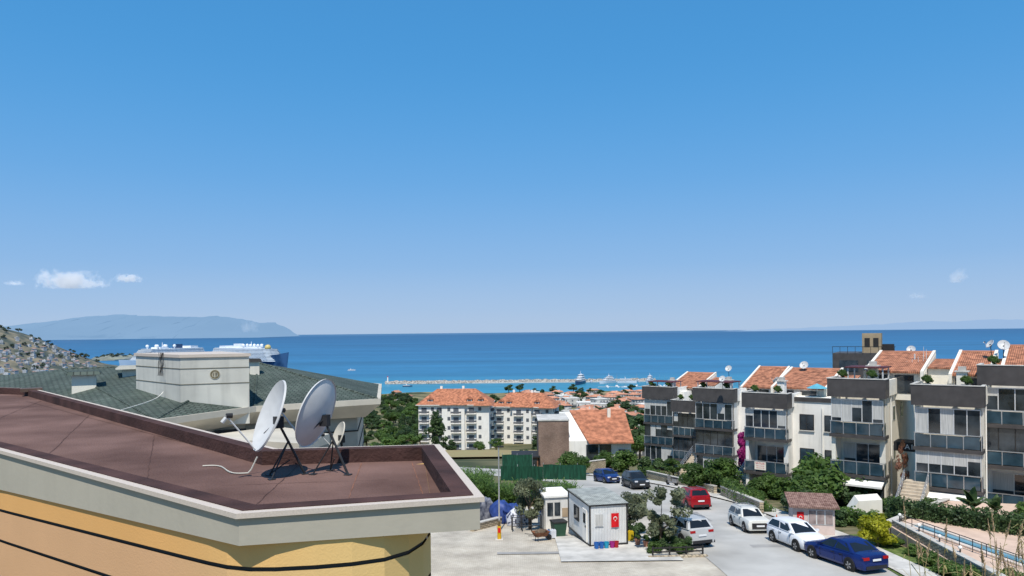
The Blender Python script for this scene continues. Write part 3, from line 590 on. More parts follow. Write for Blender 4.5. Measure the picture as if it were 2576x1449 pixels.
def pergola(x,y,z,w,d,rz,label,rm):
    e=thing('pergola',label,'pergola',(x,y,z),rz)
    for a in (-w/2,w/2):
        for b_ in (-d/2,d/2):m=MB();m.box(a-.05,a+.05,b_-.05,b_+.05,0,2.2);part(m,'post',[FRAME],e)
    m=MB();m.box(-w/2-.2,w/2+.2,-d/2-.2,d/2+.2,2.2,2.3);part(m,'roof',[rm],e)
MAROON=mat('maroon_panel',(.14,.045,.05),.6,.15,1,wave=(3,'X',.4))
pergola(29.3,60.2,-5.4,2.6,2.2,-.66,'terrace pergola with maroon roof',MAROON);pergola(24.4,86.6,-8.3,4.0,2.6,-.66,'glazed terrace room with maroon roof',MAROON);pergola(21.0,100.6,-9.2,3.5,2.4,-.66,'terrace pergola with maroon roof',MAROON)
hb=thing('apartment_building','dark apartment block with beige rooftop tower','building',(44.2,92,-16),math.radians(-30));m=MB();m.box(-3.6,3.6,0,8,-4,12.9);part(m,'wall',[ANTH],hb)
m=MB();m.box(-.3,1.9,2,4.4,12.9,15.4);part(m,'tower',[mat('tan_render',(.36,.28,.18),.85,.1,1)],hb);m=MB();m.box(2.0,3.3,2.2,4,12.9,14.0);part(m,'plant_box',[DARK],hb)
m=MB();m.box(-2.8,-.6,-.05,0,10.6,12.0);part(m,'window',[GLASS],hb);m=MB();m.box(.4,3,-.05,0,10.6,12.0);part(m,'window',[GLASS],hb);m=MB()
for i in range(9):m.box(-3.6+i*.88,-3.55+i*.88,-.1,-.05,12.9,13.7)
m.box(-3.6,3.6,-.12,-.05,13.7,13.76);m.box(.0,.6,1.94,2,13.7,14.8);m.box(1.0,1.6,1.94,2,13.7,14.8);part(m,'balustrade',[DARK],hb)
# ---------------------------------------------------------------- generic houses
def apartment(x,y,z,w,d,nf,rz,label,rh,cols,fh=3.0,dorm=(-.34,.22,.38)):
    e=thing('apartment_building',label,'building',(x,y,z),rz,'white apartment blocks with tiled roofs');H=nf*fh
    m=MB();m.box(-w/2,w/2,0,d,-4,H);m.box(-w*.16,w*.16,-1.2,0,-4,H);part(m,'wall',[WHITE],e)
    o=.8;m=MB();rg=w*.28
    for (x0,x1,y0,y1,zz,pk,rr_) in ((-w/2-o,w/2+o,-o,d+o,H,rh,rg),(-w*.16-o,w*.16+o,-1.2-o,d*.4,H+.02,rh*.62,.3),(w*.28,w/2+o+.8,-o-.7,d*.5,H-.25,rh*.5,.4)):
        ym=(y0+y1)/2;cx=(x0+x1)/2;m.add([(x0,y0,zz),(x1,y0,zz),(x1,y1,zz),(x0,y1,zz),(cx-rr_,ym,zz+pk),(cx+rr_,ym,zz+pk)],[(3,2,1,0),(0,1,5,4),(1,2,5),(2,3,4,5),(3,0,4)])
    part(m,'roof',[TILE],e)
    m=MB();m.box(-w/2-o-.05,w/2+o+.05,-o-.05,d+o+.05,H-.22,H-.01);part(m,'eaves',[WHITE],e)
    for sx in dorm:
        m=MB();cx=w*sx;m.box(cx-.8,cx+.8,1.0,3,H+.4,H+1.7);m.add([(cx-1.1,.7,H+1.7),(cx+1.1,.7,H+1.7),(cx+1.1,4.6,H+1.7),(cx-1.1,4.6,H+1.7),(cx,.7,H+2.6),(cx,4.6,H+2.6)],[(0,1,4),(1,2,5,4),(2,3,5),(3,0,4,5)],1)
        m.box(cx-.5,cx+.5,.95,1,H+.8,H+1.6,2);part(m,'dormer',[WHITE,TILE,WINFAR],e)
    for sx in (-.22,.1):
        m=MB();m.box(w*sx-.4,w*sx+.4,d*.5,d*.5+.8,H+rh*.6,H+rh+.9);part(m,'chimney',[WHITE],e)
    wm=MB();wm.box(-.5,.5,-.05,.03,1.0,2.2);wm=wm.mesh('window',[WINFAR]);bm=MB();bm.box(-1.7,1.7,-1.1,0,-.12,.1,1);bm.box(-1.7,1.7,-1.14,-1.08,.3,.95,0);bm.box(-1.7,-1.64,-1.1,0,.3,.95,0);bm.box(1.64,1.7,-1.1,0,.3,.95,0);bm.box(-.9,.9,-.04,.02,.1,2.1,2);bm=bm.mesh('balcony',[mat('balcony_rail',(.13,.135,.145),.6),WHITE,WINFAR])
    for f in range(nf):
        for cxx in cols:
            kind='b' if cxx<0 else 'w'
            xx=abs(cxx)*w-w/2;yy=-1.2 if abs(xx)<w*.16 else 0
            link('balcony' if kind=='b' else 'window',bm if kind=='b' else wm,e,loc=(xx,yy,f*fh))
        for k in (.25,.7):
            link('window',wm,e,loc=(-w/2,d*k,f*fh),rz=-pi/2);link('window',wm,e,loc=(w/2,d*k,f*fh),rz=pi/2)
        link('balcony',bm,e,loc=(w/2,d*.48,f*fh),rz=pi/2);link('balcony',bm,e,loc=(-w/2,d*.48,f*fh),rz=-pi/2)
    return e
apartment(-20.0,247,-39.7,24,15,5,-.06,'white apartment block with terracotta roof and balconies',4.8,[-.08,.20,-.30,.44,-.54,-.75,.87],fh=3.1)
apartment(3.4,262,-42.2,21.5,14,5,-.24,'white apartment block with terracotta hip roof',4.5,[-.10,.26,-.45,.60,-.75,.92],dorm=(-.38,-.24,.24),fh=3.1)
def hmesh(k,w,d,h,flat,rr,mats=None):
    m=MB();m.box(-w/2,w/2,0,d,-5,h,0)
    if flat: m.box(-w/2-.2,w/2+.2,-.2,d+.2,h,h+.5,0);m.box(-1,1.5,d*.4,d*.7,h+.5,h+2.4,0)
    else:
        o=.7;m.add([(-w/2-o,-o,h),(w/2+o,-o,h),(w/2+o,d+o,h),(-w/2-o,d+o,h),(-w/4,d/2,h+d*.2),(w/4,d/2,h+d*.2)],[(3,2,1,0),(0,1,5,4),(1,2,5),(2,3,4,5),(3,0,4)],1)
        m.box(w*.2,w*.2+.8,d*.3,d*.3+.8,h,h+d*.2+.6,0)
    for f in range(int(h//2.9)):
        n=int(w//2.6)
        for i in range(n):
            x=-w/2+(i+.5)*w/n
            if rr.random()<.85:m.box(x-.55,x+.55,-.06,0,f*2.9+.8,f*2.9+2.2,2)
        if f and rr.random()<.7:m.box(-w/2+.3,w/2-.3,-1.0,0,f*2.9-.1,f*2.9+.05,0);m.box(-w/2+.3,w/2-.3,-1.0,-.95,f*2.9+.1,f*2.9+.9,3)
        for yy in (.3,.7):m.box(-w/2-.06,-w/2,d*yy-.5,d*yy+.5,f*2.9+.8,f*2.9+2.2,2);m.box(w/2,w/2+.06,d*yy-.5,d*yy+.5,f*2.9+.8,f*2.9+2.2,2)
    return m.mesh('house',mats or [WALLFAR,TILEFAR,WINFAR,WINFAR])
rr=random.Random(3)
HS=[hmesh(i,rr.uniform(10,18),rr.uniform(8,12),rr.choice([6,6,9,9]),i%2==1,rr) for i in range(12)]
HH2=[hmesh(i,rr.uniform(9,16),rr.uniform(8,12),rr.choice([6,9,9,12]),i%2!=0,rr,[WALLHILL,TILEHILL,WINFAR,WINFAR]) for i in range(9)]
def house(x,y,z,i,rz,grp,s_=1,hill=False):
    fl=i%2==1
    o=solo((HH2 if hill else HS)[i],'house',[], 'flat roofed white town house' if fl else 'white house with terracotta tiled roof','house',(x,y,z),rz,grp);o.scale=(s_,)*3;return o
cnt=0;used=[]
for k in range(1500):
    y=rr.uniform(330,850);s_=rr.uniform(.0,.205) if k%8 else rr.uniform(-.195,-.14);x=s_*y
    if y<520 and s_<.07:continue
    if s_<0 and y<760:continue
    if any(abs(x-a)<16 and abs(y-b_)<19 for a,b_ in used):continue
    used.append((x,y));i=rr.randrange(12)
    if i%2==1 and rr.random()<.25:i=(i+1)%12
    house(x,y,G(x,y)-(4.5 if y>680 else 1),i,rr.uniform(-.5,.5),'houses of the seaside town',.9);cnt+=1
    if cnt>95:break
for (x,y,i,rz,s_) in ((25,155,2,-.2,.65),(31,186,4,.1,.7),(41,212,6,-.3,.8),(20,228,7,.2,.75),(35,258,9,.2,.8),(25,305,10,.1,.85),(48,335,1,.4,.85)):
    house(x,y,G(x,y)-2,i,rz,'villas below the street',s_)
hh=thing('house','white house with brick clad wing and red tiled roof','house',(0,0,0))
m=MB();m.add([(8.6,113,-24),(18.2,113,-24),(18.2,121,-24),(8.6,121,-24),(8.6,113,-16.9),(18.2,113,-16.9),(18.2,121,-13.4),(8.6,121,-13.4)],BF);part(m,'wall',[WHITE],hh)
m=MB();m.add([(11.6,111.9,-17.2),(18.5,111.9,-17.2),(18.5,121.4,-13.2),(9.4,121.4,-13.2),(11.6,111.9,-17.0),(18.5,111.9,-17.0),(18.5,121.4,-13.0),(9.4,121.4,-13.0)],BF);rf=part(m,'roof',[TILE],hh)
m=MB();m.box(15.4,15.9,119,119.5,-15,-12.6);part(m,'chimney',[CREAM],rf)
m=MB();m.box(3.9,8.59,112.5,120,-24,-13.7);part(m,'brick_wing',[STONEB],hh)
m=MB();m.box(3.8,8.7,112.4,120.1,-13.7,-13.5);part(m,'coping',[CONC],hh)
for q_ in ((11.2,13.2,-20.6,-17.4),(13.25,15.2,-20.6,-17.4),(16.2,17.6,-19.6,-18.2)):
    m=MB();m.box(q_[0],q_[1],112.93,112.99,q_[2],q_[3],1);m.box(q_[0]+.08,q_[1]-.08,112.88,112.93,q_[2]+.08,q_[3]-.08,0);part(m,'window',[GLASS,FRAME],hh)
m=MB();m.box(9.6,15.6,110.9,112.9,-20.95,-20.7,0)
for i in range(13):m.box(9.6+i*.5,9.64+i*.5,110.9,110.95,-20.7,-19.8,1)
m.box(9.6,15.64,110.88,110.96,-19.8,-19.74,1);part(m,'balcony',[CONC,DARK],hh)
m=MB();m.box(0,3.8,112,117,-24,-19.2,0);m.box(-.3,4.1,111.7,117.3,-19.2,-19,1);m.box(.4,3.6,111.93,112,-21,-19.4,2);part(m,'annex',[mat('timber',(.22,.11,.06),.8,.2,3),DARK,GLASS],hh)
def fence(x0,y0,x1,y1,h,label):
    L_=math.hypot(x1-x0,y1-y0);e=thing('mesh_fence',label,'fence',(x0,y0,G(x0,y0)),math.atan2(y1-y0,x1-x0),'green mesh fences');dz_=G(x1,y1)-G(x0,y0)
    m=MB();K=int(L_/1.2)+1;vs=[]
    for i in range(K+1):
        t=i/K;vs+=[(t*L_,.05*math.sin(i*1.7),t*dz_-.2),(t*L_,.05*math.sin(i*1.3),t*dz_+h+.05*math.sin(i*2.1))]
    m.add(vs,[(2*i,2*i+2,2*i+3,2*i+1) for i in range(K)]);part(m,'mesh_panel',[GREENF],e)
    for i in range(0,K+1,2):m=MB();m.cyl((i/K*L_,.08,i/K*dz_-.3),(i/K*L_,.08,i/K*dz_+h+.2),.04,.04,6);part(m,'fence_post',[RAIL],e)
fence(-1.5,86,3.4,84.5,1.7,'green mesh fence on site boundary');fence(-1.5,98,2.5,97,2.5,'tall green mesh fence');fence(3.5,86.5,8.4,84.5,1.8,'low green mesh fence along the road bend')
# ---------------------------------------------------------------- trees & plants
for (x,y,h) in ((-47,262,7),(-43,250,9),(-40,238,8),(-38,270,9),(-33,225,7),(-36,215,6)): tree('round%d'%R.randrange(3),x,y,h,'leafy green tree beside apartment block',group='trees below the street')
tree('pine',-21.6,205,12,'tall dark conifer in front of apartment block')
tree('cypress',-45,300,12,'narrow dark cypress on the slope');tree('cypress',-47,304,10,'narrow dark cypress on the slope');tree('cypress',-42,310,11,'narrow dark cypress on the slope')
tree('dark0',-31,214,8,'dark rounded tree on the slope',w=1.0)
for (x,y,h,k) in ((-29,200,6,'round0'),(-32,190,5,'bush0'),(-26,175,3.5,'bush1'),(-37,240,7,'dark1'),(-30,160,4,'bush0'),(-28,150,4,'bush1'),(-25,165,3,'bush0'),(-18,205,4,'bush1'),(-10,210,3.4,'bush0'),(2,142,2.4,'bush1'),(-5,215,4,'round1'),(8,235,5,'dark2'),(7,205,4,'bush1'),(10,160,3,'bush0'),(20,140,5,'round2'),(23,133,5,'round0'),(22,150,6,'dark1')): tree(k,x,y,h,'green shrubby tree on dry slope',group='trees below the street',w=1.2)
e=thing('palm_tree','small palm tree near apartment block','tree',(-28.3,222,G(-28.3,222)));m=MB();m.cyl((0,0,0),(0,0,3.5),.3,.22);part(m,'trunk',[BARK],e);part(fronds(18,3,.7,2.0,5,LEAF,3.4,1.1),'crown',[LEAF],e)
rr=random.Random(17)
for k in range(50):
    y=rr.uniform(230,760);s_=rr.uniform(-.205,-.135)
    tree(rr.choice(['dark0','dark1','dark2','round0','round2','far0']),s_*y,y,rr.uniform(6,10)*(1 if y<400 else 1.15),'dark leafy tree on the green slope',group='trees below the street',w=1.25)
rr=random.Random(11);n=0
for k in range(900):
    y=rr.uniform(140,880);s_=rr.uniform(-.03,.22)
    if s_<.055 and y<300:continue
    x=s_*y
    if any(abs(x-a)<8 and abs(y-b_)<9 for a,b_ in used):continue
    tree('far%d'%rr.randrange(3),x,y,rr.uniform(6,11),'dark green tree on hillside among houses',group='trees of the seaside town',w=1.35);n+=1
    if n>104:break
reeds(900,-7.5,-2.2,62,71,2.7,1);reeds(700,-3,5.4,62.5,68,1.7,2);tree('bush0',7.4,93,3.4,'leafy green shrub by the mesh fence','shrub',w=1.2);tree('bush1',5.6,70.5,1.2,'low shrub at road edge','shrub',w=1.5)
reeds(46,12.6,17.5,20.5,26,5.75,5,'plume_reeds',True,lo=.8)
tree('olive',1.1,50.5,3.6,'grey green olive tree beside white booth',w=.85)
tree('sparse',8.7,43.4,4.0,'open crowned olive tree beside cabin')
for (x,y,h,k) in ((7.4,46.5,1.6,'bush1'),(9.0,44.3,1.3,'bush0'),(10.0,43.0,1.1,'bush1'),(7.6,48,2.8,'olive'),(9.7,42.4,.8,'bush0'),(8.2,42.4,.9,'bush0'),(9.2,43.2,1.1,'bush1')): tree(k,x,y,h,'dark green shrub in small bed','shrub',w=1.15,group='shrubs beside the cabin')
tree('ball',17.9,72,2.8,'round clipped green tree by pavement',w=1.15);tree('ball',20.2,70.5,3.4,'round clipped green tree by pavement',w=1.1)
tree('bush0',25.0,60,4.8,'large spreading green shrub before townhouse','shrub',w=1.1);tree('bush1',21.8,55.5,2.4,'dark leafy shrub by garden wall','shrub',w=1.3);tree('bush0',23.0,57.5,3.2,'leafy shrub by garden wall','shrub',w=1.2);tree('bush1',27.0,58,3.4,'dense shrub before townhouse','shrub',w=1.2)
tree('yellow',21.5,43.2,2.15,'bright yellow green globe shrub on lawn','shrub',w=1.1)
tree('magenta',25.55,80.2,5.0,'magenta bougainvillea climbing house wall','climbing plant',name='bougainvillea',z=-15.4,w=.62)
tree('redvine',29.9,56.2,4.6,'brownish bougainvillea climbing cream wall','climbing plant',name='bougainvillea',z=-13,w=.42);tree('redvine',31.6,54.0,2.2,'red flowering shrub by the entrance','shrub',z=-12.6,w=.9)
banana(29.4,46.8,2.7,'banana plant with broad leaves by pool',-12.6);banana(30.5,46.3,2.4,'banana plant with broad leaves by pool',-12.6);banana(25.8,63,3.6,'banana plant before townhouse')
for (x,y,h) in ((19.7,78,2.2),(20.5,83,2.4),(18.8,86,2.4),(21.5,76,2.6),(22.5,74,2.8),(22.8,66,2.6),(24.0,64,2.4),(20.4,62,1.6),(28.5,54,2.0),(27.4,52,1.8),(29.5,51.5,2),(31.8,49.5,1.6),(20.8,51.8,1.5),(22.3,50.5,1.6),(17.2,92,3),(15.2,98,3.4),(12.8,103,3),(33.5,47.5,2.2),(26.5,50.6,1.5)): tree(R.choice(['bush0','bush1','round1']),x,y,h,'green garden shrub before the townhouses','shrub',group='garden shrubs along the townhouses',w=1.2)
hedge(19.7,67.5,19.6,56.5,1.2,1.3,G(0,61)-.2,'dense green hedge above stone wall',n=5500)
hedge(25.2,48.6,34,39.6,1.3,1.35,-12.5,'clipped dark hedge beside pool deck',LEAFD,n=9500)
hedge(20.4,52.5,24.5,49.6,1.0,1.1,-13.5,'low hedge beside the kiosk',n=3000);hedge(16.2,90,19.2,80,1.2,1.4,-18,'green hedge on verge',n=3500)
for (x,y,h) in ((23.0,43.2,.8),(22.9,41.0,.9),(22.6,39.0,1.0),(22.4,37.2,1.1),(22.7,36,1.2),(24.2,35.0,1.3)): tree('bush0',x-.4,y,h,'low green shrub at foot of stone wall','shrub',group='shrubs at the stone wall',w=1.3)
# ---------------------------------------------------------------- walls, pool, steps
def wall(x0,y0,x1,y1,h,t,z0,z1,label,m=STONE,name='stone_wall',cap=True):
    L_=math.hypot(x1-x0,y1-y0);e=thing(name,label,'wall',(x0,y0,z0),math.atan2(y1-y0,x1-x0));d=z1-z0
    b=MB();b.add([(0,0,-1),(L_,0,d-1),(L_,t,d-1),(0,t,-1),(0,0,h),(L_,0,d+h),(L_,t,d+h),(0,t,h)],BF);part(b,'masonry',[m],e)
    if cap:b=MB();b.add([(0,-.04,h),(L_,-.04,d+h),(L_,t+.04,d+h),(0,t+.04,h),(0,-.04,h+.07),(L_,-.04,d+h+.07),(L_,t+.04,d+h+.07),(0,t+.04,h+.07)],BF);part(b,'coping',[KERB],e)
wall(23.6,45.6,22.4,30,1.3,.3,-13.3,-12.9,'rubble stone retaining wall below pool');wall(19.1,67.5,19.0,56.5,.9,.3,G(0,67),G(0,56.5),'low rubble stone garden wall');wall(16.0,88,18.9,69,.8,.3,G(0,88),G(0,69),'low rubble stone garden wall')
wall(23.6,45.9,31,52,1.0,.3,-13.2,-13.2,'rubble stone terrace wall');wall(7.5,96,12.5,99,1.6,.4,-19,-19,'stone gate wall by the road bend');wall(19.3,47,19.5,32,.25,.25,G(0,47),G(0,32),'low stone kerb wall round lawn',KERB,cap=False)
wall(3.2,60,-3,50,.5,.3,G(0,60),G(0,50),'rough stone edging wall')
dk=MB();dk.prism([(23.4,45.4),(22.4,30),(45,30),(45,48),(31,52)],-13.5,-12.31);struct(dk,'pool_deck',[mat('pool_deck_paving',(.60,.44,.34),.85,.1,1,bump=.2)])
pw=MB();pl=[(24.6,45.4),(26.2,37.5),(30,30.2),(30.9,30.7),(27.0,37.9),(25.4,45.5)];pw.prism(pl,-12.30,-12.28);struct(pw,'pool_water',[mat('pool_water_blue',(.14,.32,.42),.05,.15,1,spec=.5)])
m=MB();ring(m,offset(pl,-.3),pl,-12.305,-12.2);struct(m,'pool_edge',[mat('pool_edge_stone',(.6,.5,.42),.8)])
bolp=None
for (x,y) in ((23.75,45.0),(23.6,42.6),(23.45,40.3),(28.8,37.6),(23.3,38.2),(30.0,39.2)):
    if not bolp:
        bolp=thing('bollard_lamp','black garden bollard lamp on pool edge','lamp',(x,y,-12.3),0,'bollard lamps by the pool');m=MB();m.cyl((0,0,0),(0,0,.75),.04);part(m,'post',[STEEL],bolp);m=MB();m.ball((0,0,.82),(.1,.1,.1));part(m,'lamp_shade',[WHITE],bolp,smooth=60)
    else: dup(bolp,(x,y,-12.3))
m=MB()
for (a,b_) in (((24.1,45.5),(25.6,37.3)),((25.6,37.3),(29.6,30))):
    for i in range(10):
        t=i/9;x=a[0]+(b_[0]-a[0])*t;y=a[1]+(b_[1]-a[1])*t;m.cyl((x,y,-12.3),(x,y,-11.6),.022,.022,5)
    m.cyl((a[0],a[1],-11.6),(b_[0],b_[1],-11.6),.025,.025,5);m.cyl((a[0],a[1],-11.95),(b_[0],b_[1],-11.95),.02,.02,5)
solo(m,'railing',[STEEL],'thin black metal railing beside the pool','railing')
def steps(x,y,z,n,rz,label,w=1.6):
    e=thing('staircase',label,'staircase',(x,y,z),rz,'entrance staircases');m=MB()
    for i in range(n):m.box(-w/2,w/2,i*.32,n*.32+.5,i*.18-.5 if i==0 else i*.18-.01,(i+1)*.18)
    part(m,'steps',[mat('step_stone',(.5,.42,.32),.85,.15,3)],e)
    for sx in (-w/2,w/2):
        m=MB()
        for i in range(0,n,2):m.cyl((sx,i*.32+.15,i*.18),(sx,i*.32+.15,i*.18+1.0),.02,.02,5)
        for hh_ in (.5,.75,1.0):m.cyl((sx,.15,hh_),(sx,n*.32-.2,n*.18+hh_-.18),.022,.022,5)
        part(m,'handrail',[RAIL],e)
steps(19.6,85.5,-17.4,14,-.75,'pale stone steps with steel handrails');steps(22.2,71.5,-15.7,13,-.75,'pale stone steps with steel handrails');steps(27.8,51.8,-13.4,11,-.7,'pale stone steps with steel handrails')
# ---------------------------------------------------------------- cabins
CORR=mat('corrugated_white',(.78,.78,.76),.5,.05,1.5,wave=(3.2,'X',.12));REDF=mat('flag_red',(.62,.01,.015),.7,.06,3)
def flag(parent,loc,rz,w,h):
    f=MB();K=8
    for i in range(K):
        x0=-w/2+w*i/K;x1=x0+w/K;f.add([(x0,.015*math.sin(i),-h/2),(x1,.015*math.sin(i+1),-h/2),(x1,.015*math.sin(i+1),h/2),(x0,.015*math.sin(i),h/2)],[(0,1,2,3)])
    o=part(f,'flag',[REDF],parent,loc=loc,rz=rz);c=MB();r=w*.24;n=20
    zc=h*.14
    pts=[];inn=[]
    for i in range(n+1):
        a=pi*.5-pi*.82+2*pi*.82*i/n;pts.append((math.cos(a)*r,math.sin(a)*r))
        a=pi*.5-pi*.78+2*pi*.78*i/n;inn.append((math.cos(a)*r*.76,math.sin(a)*r*.76-r*.2))
    c.add([(p[0],-.03,p[1]+zc) for p in pts]+[(p[0],-.03,p[1]+zc) for p in inn],[(i,i+1,n+2+i,n+1+i) for i in range(n)])
    st=[]
    for i in range(10):
        a=pi/2+i*pi/5;q_=r*.45*(1 if i%2==0 else .4);st.append((math.cos(a)*q_,-.03,math.sin(a)*q_-r*1.15+zc))
    st.append((0,-.03,zc-r*1.15));c.add(st,[(10,i,(i+1)%10) for i in range(10)]);part(c,'crescent_and_star',[WHITE],o)
cb=thing('cabin','white corrugated portable cabin with dark corner posts','cabin',(4.54,44.0,-12.95),math.radians(12))
W_,D2,H2=2.45,4.6,2.5
m=MB();m.box(.05,W_-.05,.05,D2-.05,.08,H2-.08);o=part(m,'wall',[CORR],cb)
m=MB()
for x in (0,W_-.09):
    for y in (0,D2-.09):m.box(x,x+.09,y,y+.09,0,H2-.1)
m.box(0,W_,0,.09,0,.08);m.box(0,.09,.09,D2,0,.08);m.box(-.03,W_+.03,-.03,.06,H2-.1,H2);m.box(-.03,.06,.06,D2,H2-.1,H2);m.box(W_-.06,W_+.03,.06,D2,H2-.1,H2);part(m,'corner_frame',[STEEL],cb)
m=MB();m.add([(-.05,-.05,H2),(W_+.05,-.05,H2),(W_+.05,D2+.05,H2+.02),(-.05,D2+.05,H2+.02),(-.05,D2/2,H2+.12),(W_+.05,D2/2,H2+.12)],[(0,1,5,4),(4,5,2,3),(0,4,3),(1,2,5)]);part(m,'roof',[mat('roof_sheet_grey',(.40,.41,.37),.6,.25,2,wave=(2.4,'X',.3))],cb)
m=MB();m.box(-.02,.04,.55,1.35,.1,2.05,0);m.box(-.04,-.02,.75,1.15,1.2,1.8,1);dr=part(m,'door',[WHITE,GLASS],cb);m=MB();m.box(-.09,-.04,.62,.68,1.0,1.12);part(m,'handle',[STEEL],dr)
m=MB();m.box(-.02,.04,2.2,3.2,.95,1.85,1);m.box(-.035,-.0,2.28,3.12,1.02,1.78,0);part(m,'window',[GLASS,DARK],cb)
m=MB();m.box(.35,.9,-.0,.04,1.15,1.95,1);m.box(.4,.85,-.02,.03,1.2,1.9,0);part(m,'window',[CURT,FRAME],cb)
flag(cb,(1.62,-.03,1.5),0,.5,.85)
bo=thing('booth','small white booth with windows and door','booth',(2.15,49.6,-13.6),math.radians(10));m=MB();m.box(0,1.7,0,2.6,0,2.35);part(m,'wall',[mat('booth_white',(.68,.66,.62),.6,.08,2,stain=.2)],bo)
m=MB();m.box(-.1,1.8,-.1,2.7,2.35,2.47);part(m,'roof',[WHITE],bo)
for i in range(2):m=MB();m.box(.12+i*.5,.52+i*.5,-.03,.02,1.1,2.0);part(m,'window',[GLASS],bo)
m=MB();m.box(-.03,.02,.3,1.0,.1,2.0);part(m,'door',[CURT],bo);m=MB();m.box(-.03,.02,1.3,2.2,1.0,1.9);part(m,'window',[GLASS],bo);m=MB();m.box(1.15,1.6,-.04,.02,1.0,1.6);part(m,'notice',[mat('notice_tan',(.4,.3,.2),.7)],bo)
ki=thing('kiosk','small glazed kiosk with shallow reddish tiled roof','kiosk',(17.9,46.9,-13.35),math.radians(-14));m=MB();m.box(0,2.5,0,2.2,0,2.0);part(m,'wall',[mat('kiosk_panel',(.62,.50,.45),.6,.1,2,stain=.2)],ki)
m=MB();m.add([(-.25,-.3,1.98),(2.75,-.3,1.98),(2.75,2.5,2.3),(-.25,2.5,2.3),(-.25,-.3,2.08),(2.75,-.3,2.08),(2.75,2.5,2.4),(-.25,2.5,2.4)],BF);part(m,'roof',[mat('old_tile',(.26,.135,.105),.9,.35,4,c2=(.40,.25,.20),wave=(2.5,'X',.35))],ki)
m=MB();m.box(.9,2.4,-.03,.0,.9,1.85,1)
for i in range(3):m.box(.95+i*.5,1.37+i*.5,-.05,-.03,.95,1.8,0)
part(m,'window',[mat('kiosk_glass',(.20,.15,.14),.15,.2,2,c2=(.38,.30,.28),spec=.6),FRAME],ki);flag(ki,(.45,-.04,1.2),0,.42,.95)
m=MB();m.add([(0,0,0),(2,0,0),(2,2,0),(0,2,0),(.5,0,.8),(2,0,1.0),(2,2,1.0),(.5,2,.8)],[(0,1,5,4),(1,2,6,5),(2,3,7,6),(3,0,4,7),(4,5,6,7)]);solo(m,'stair_cover',[CREAM],'low white wedge shaped stair head cover','cover',(23.7,51.4,-12.9),-.3)
# ---------------------------------------------------------------- yard clutter
def tarp(x,y,r,m,label,seed):
    b=MB();b.ball((0,0,r[2]*.5),r,18,10,0,.35,-.45);o=solo(b,'covered_motorcycle',[m],label,'covered motorcycle',(x,y,G(x,y)),seed,'covered motorbikes on the plaza',smooth=70);return o
BLUE=mat('tarp_blue',(.03,.06,.22),.5,.3,2,bump=.6,bs=4);NAVY=mat('tarp_navy',(.02,.03,.07),.5,.4,2,c2=(.25,.25,.28),bump=.6,bs=4);WSTAR=mat('tarp_white_pattern',(.05,.06,.13),.6,.1,4,c2=(.62,.63,.68),fac=(.42,.46),bump=.5,bs=4)
tarp(-2.0,54.5,(.7,1.1,1.1),NAVY,'navy and grey fabric cover over motorbike',.5);tarp(-.9,53.6,(.85,.9,1.05),BLUE,'blue fabric cover over motorbike',1);tarp(.25,52.4,(.8,.8,.8),WSTAR,'white patterned cover over low object',2);tarp(.0,55.0,(.9,.8,.8),BLUE,'blue fabric cover over motorbike',3)
m=MB()
for x in (0,.65,1.3,2.0):
    m.cyl((x,0,0),(x,0,1.0),.03,.03,6);m.cyl((x,.6,0),(x,.6,1.0),.03,.03,6);m.cyl((x,0,1),(x,.6,1),.03,.03,6)
for z in (.4,1.0):m.cyl((0,0,z),(2,0,z),.03,.03,6);m.cyl((0,.6,z),(2,.6,z),.03,.03,6)
solo(m,'rack',[STEEL],'dark steel tube rack standing on pavers','rack',(-.1,49.6,G(0,49.6)),.1)
e=thing('lamp_post','thin pale metal pole with small lamp head','lamp post',(-1.0,49.8,G(0,49.8)));m=MB();m.cyl((0,0,0),(0,0,5.8),.06,.04);part(m,'pole',[RAIL],e);m=MB();m.box(-.1,.35,-.08,.08,5.75,5.85);part(m,'lamp_head',[DARK],e)
e=thing('hydrant_post','yellow and red service post on pavers','post',(-.95,46.8,G(0,46.8)));m=MB();m.cyl((0,0,0),(0,0,.9),.13,.13,12,0);m.cyl((0,0,.9),(0,0,1.25),.10,.03,12,1);m.box(-.08,.08,-.15,-.12,.5,.8,2);part(m,'post',[mat('post_yellow',(.65,.38,.02),.6),mat('post_dark',(.1,.07,.03),.6),REDF],e,smooth=50);m=MB();m.box(-.25,.25,-.25,.25,0,.08);part(m,'base_slab',[CONC],e)
e=thing('wheelbarrow','rusty wheelbarrow loaded with soil','wheelbarrow',(1.7,46.2,G(0,46.2)+.03),.4);m=MB();m.add([(-.4,-.2,.3),(.3,-.2,.3),(.3,.2,.3),(-.4,.2,.3),(-.55,-.33,.6),(.5,-.33,.6),(.5,.33,.6),(-.55,.33,.6)],[(3,2,1,0),(0,1,5,4),(1,2,6,5),(2,3,7,6),(3,0,4,7)]);part(m,'tray',[mat('rust',(.2,.09,.05),.9,.3,6)],e)
m=MB();m.cyl((.55,-.05,.18),(.55,.05,.18),.18,.18,14);part(m,'wheel',[STEEL],e);m=MB();m.cyl((-1,-.28,.5),(.55,-.05,.2),.02);m.cyl((-1,.28,.5),(.55,.05,.2),.02);m.cyl((-.3,-.2,.3),(-.3,-.22,0),.02);m.cyl((-.3,.2,.3),(-.3,.22,0),.02);part(m,'handle',[STEEL],e);m=MB();m.ball((0,0,.55),(.42,.27,.2),10,6,0,.3);part(m,'load',[BARK],e)
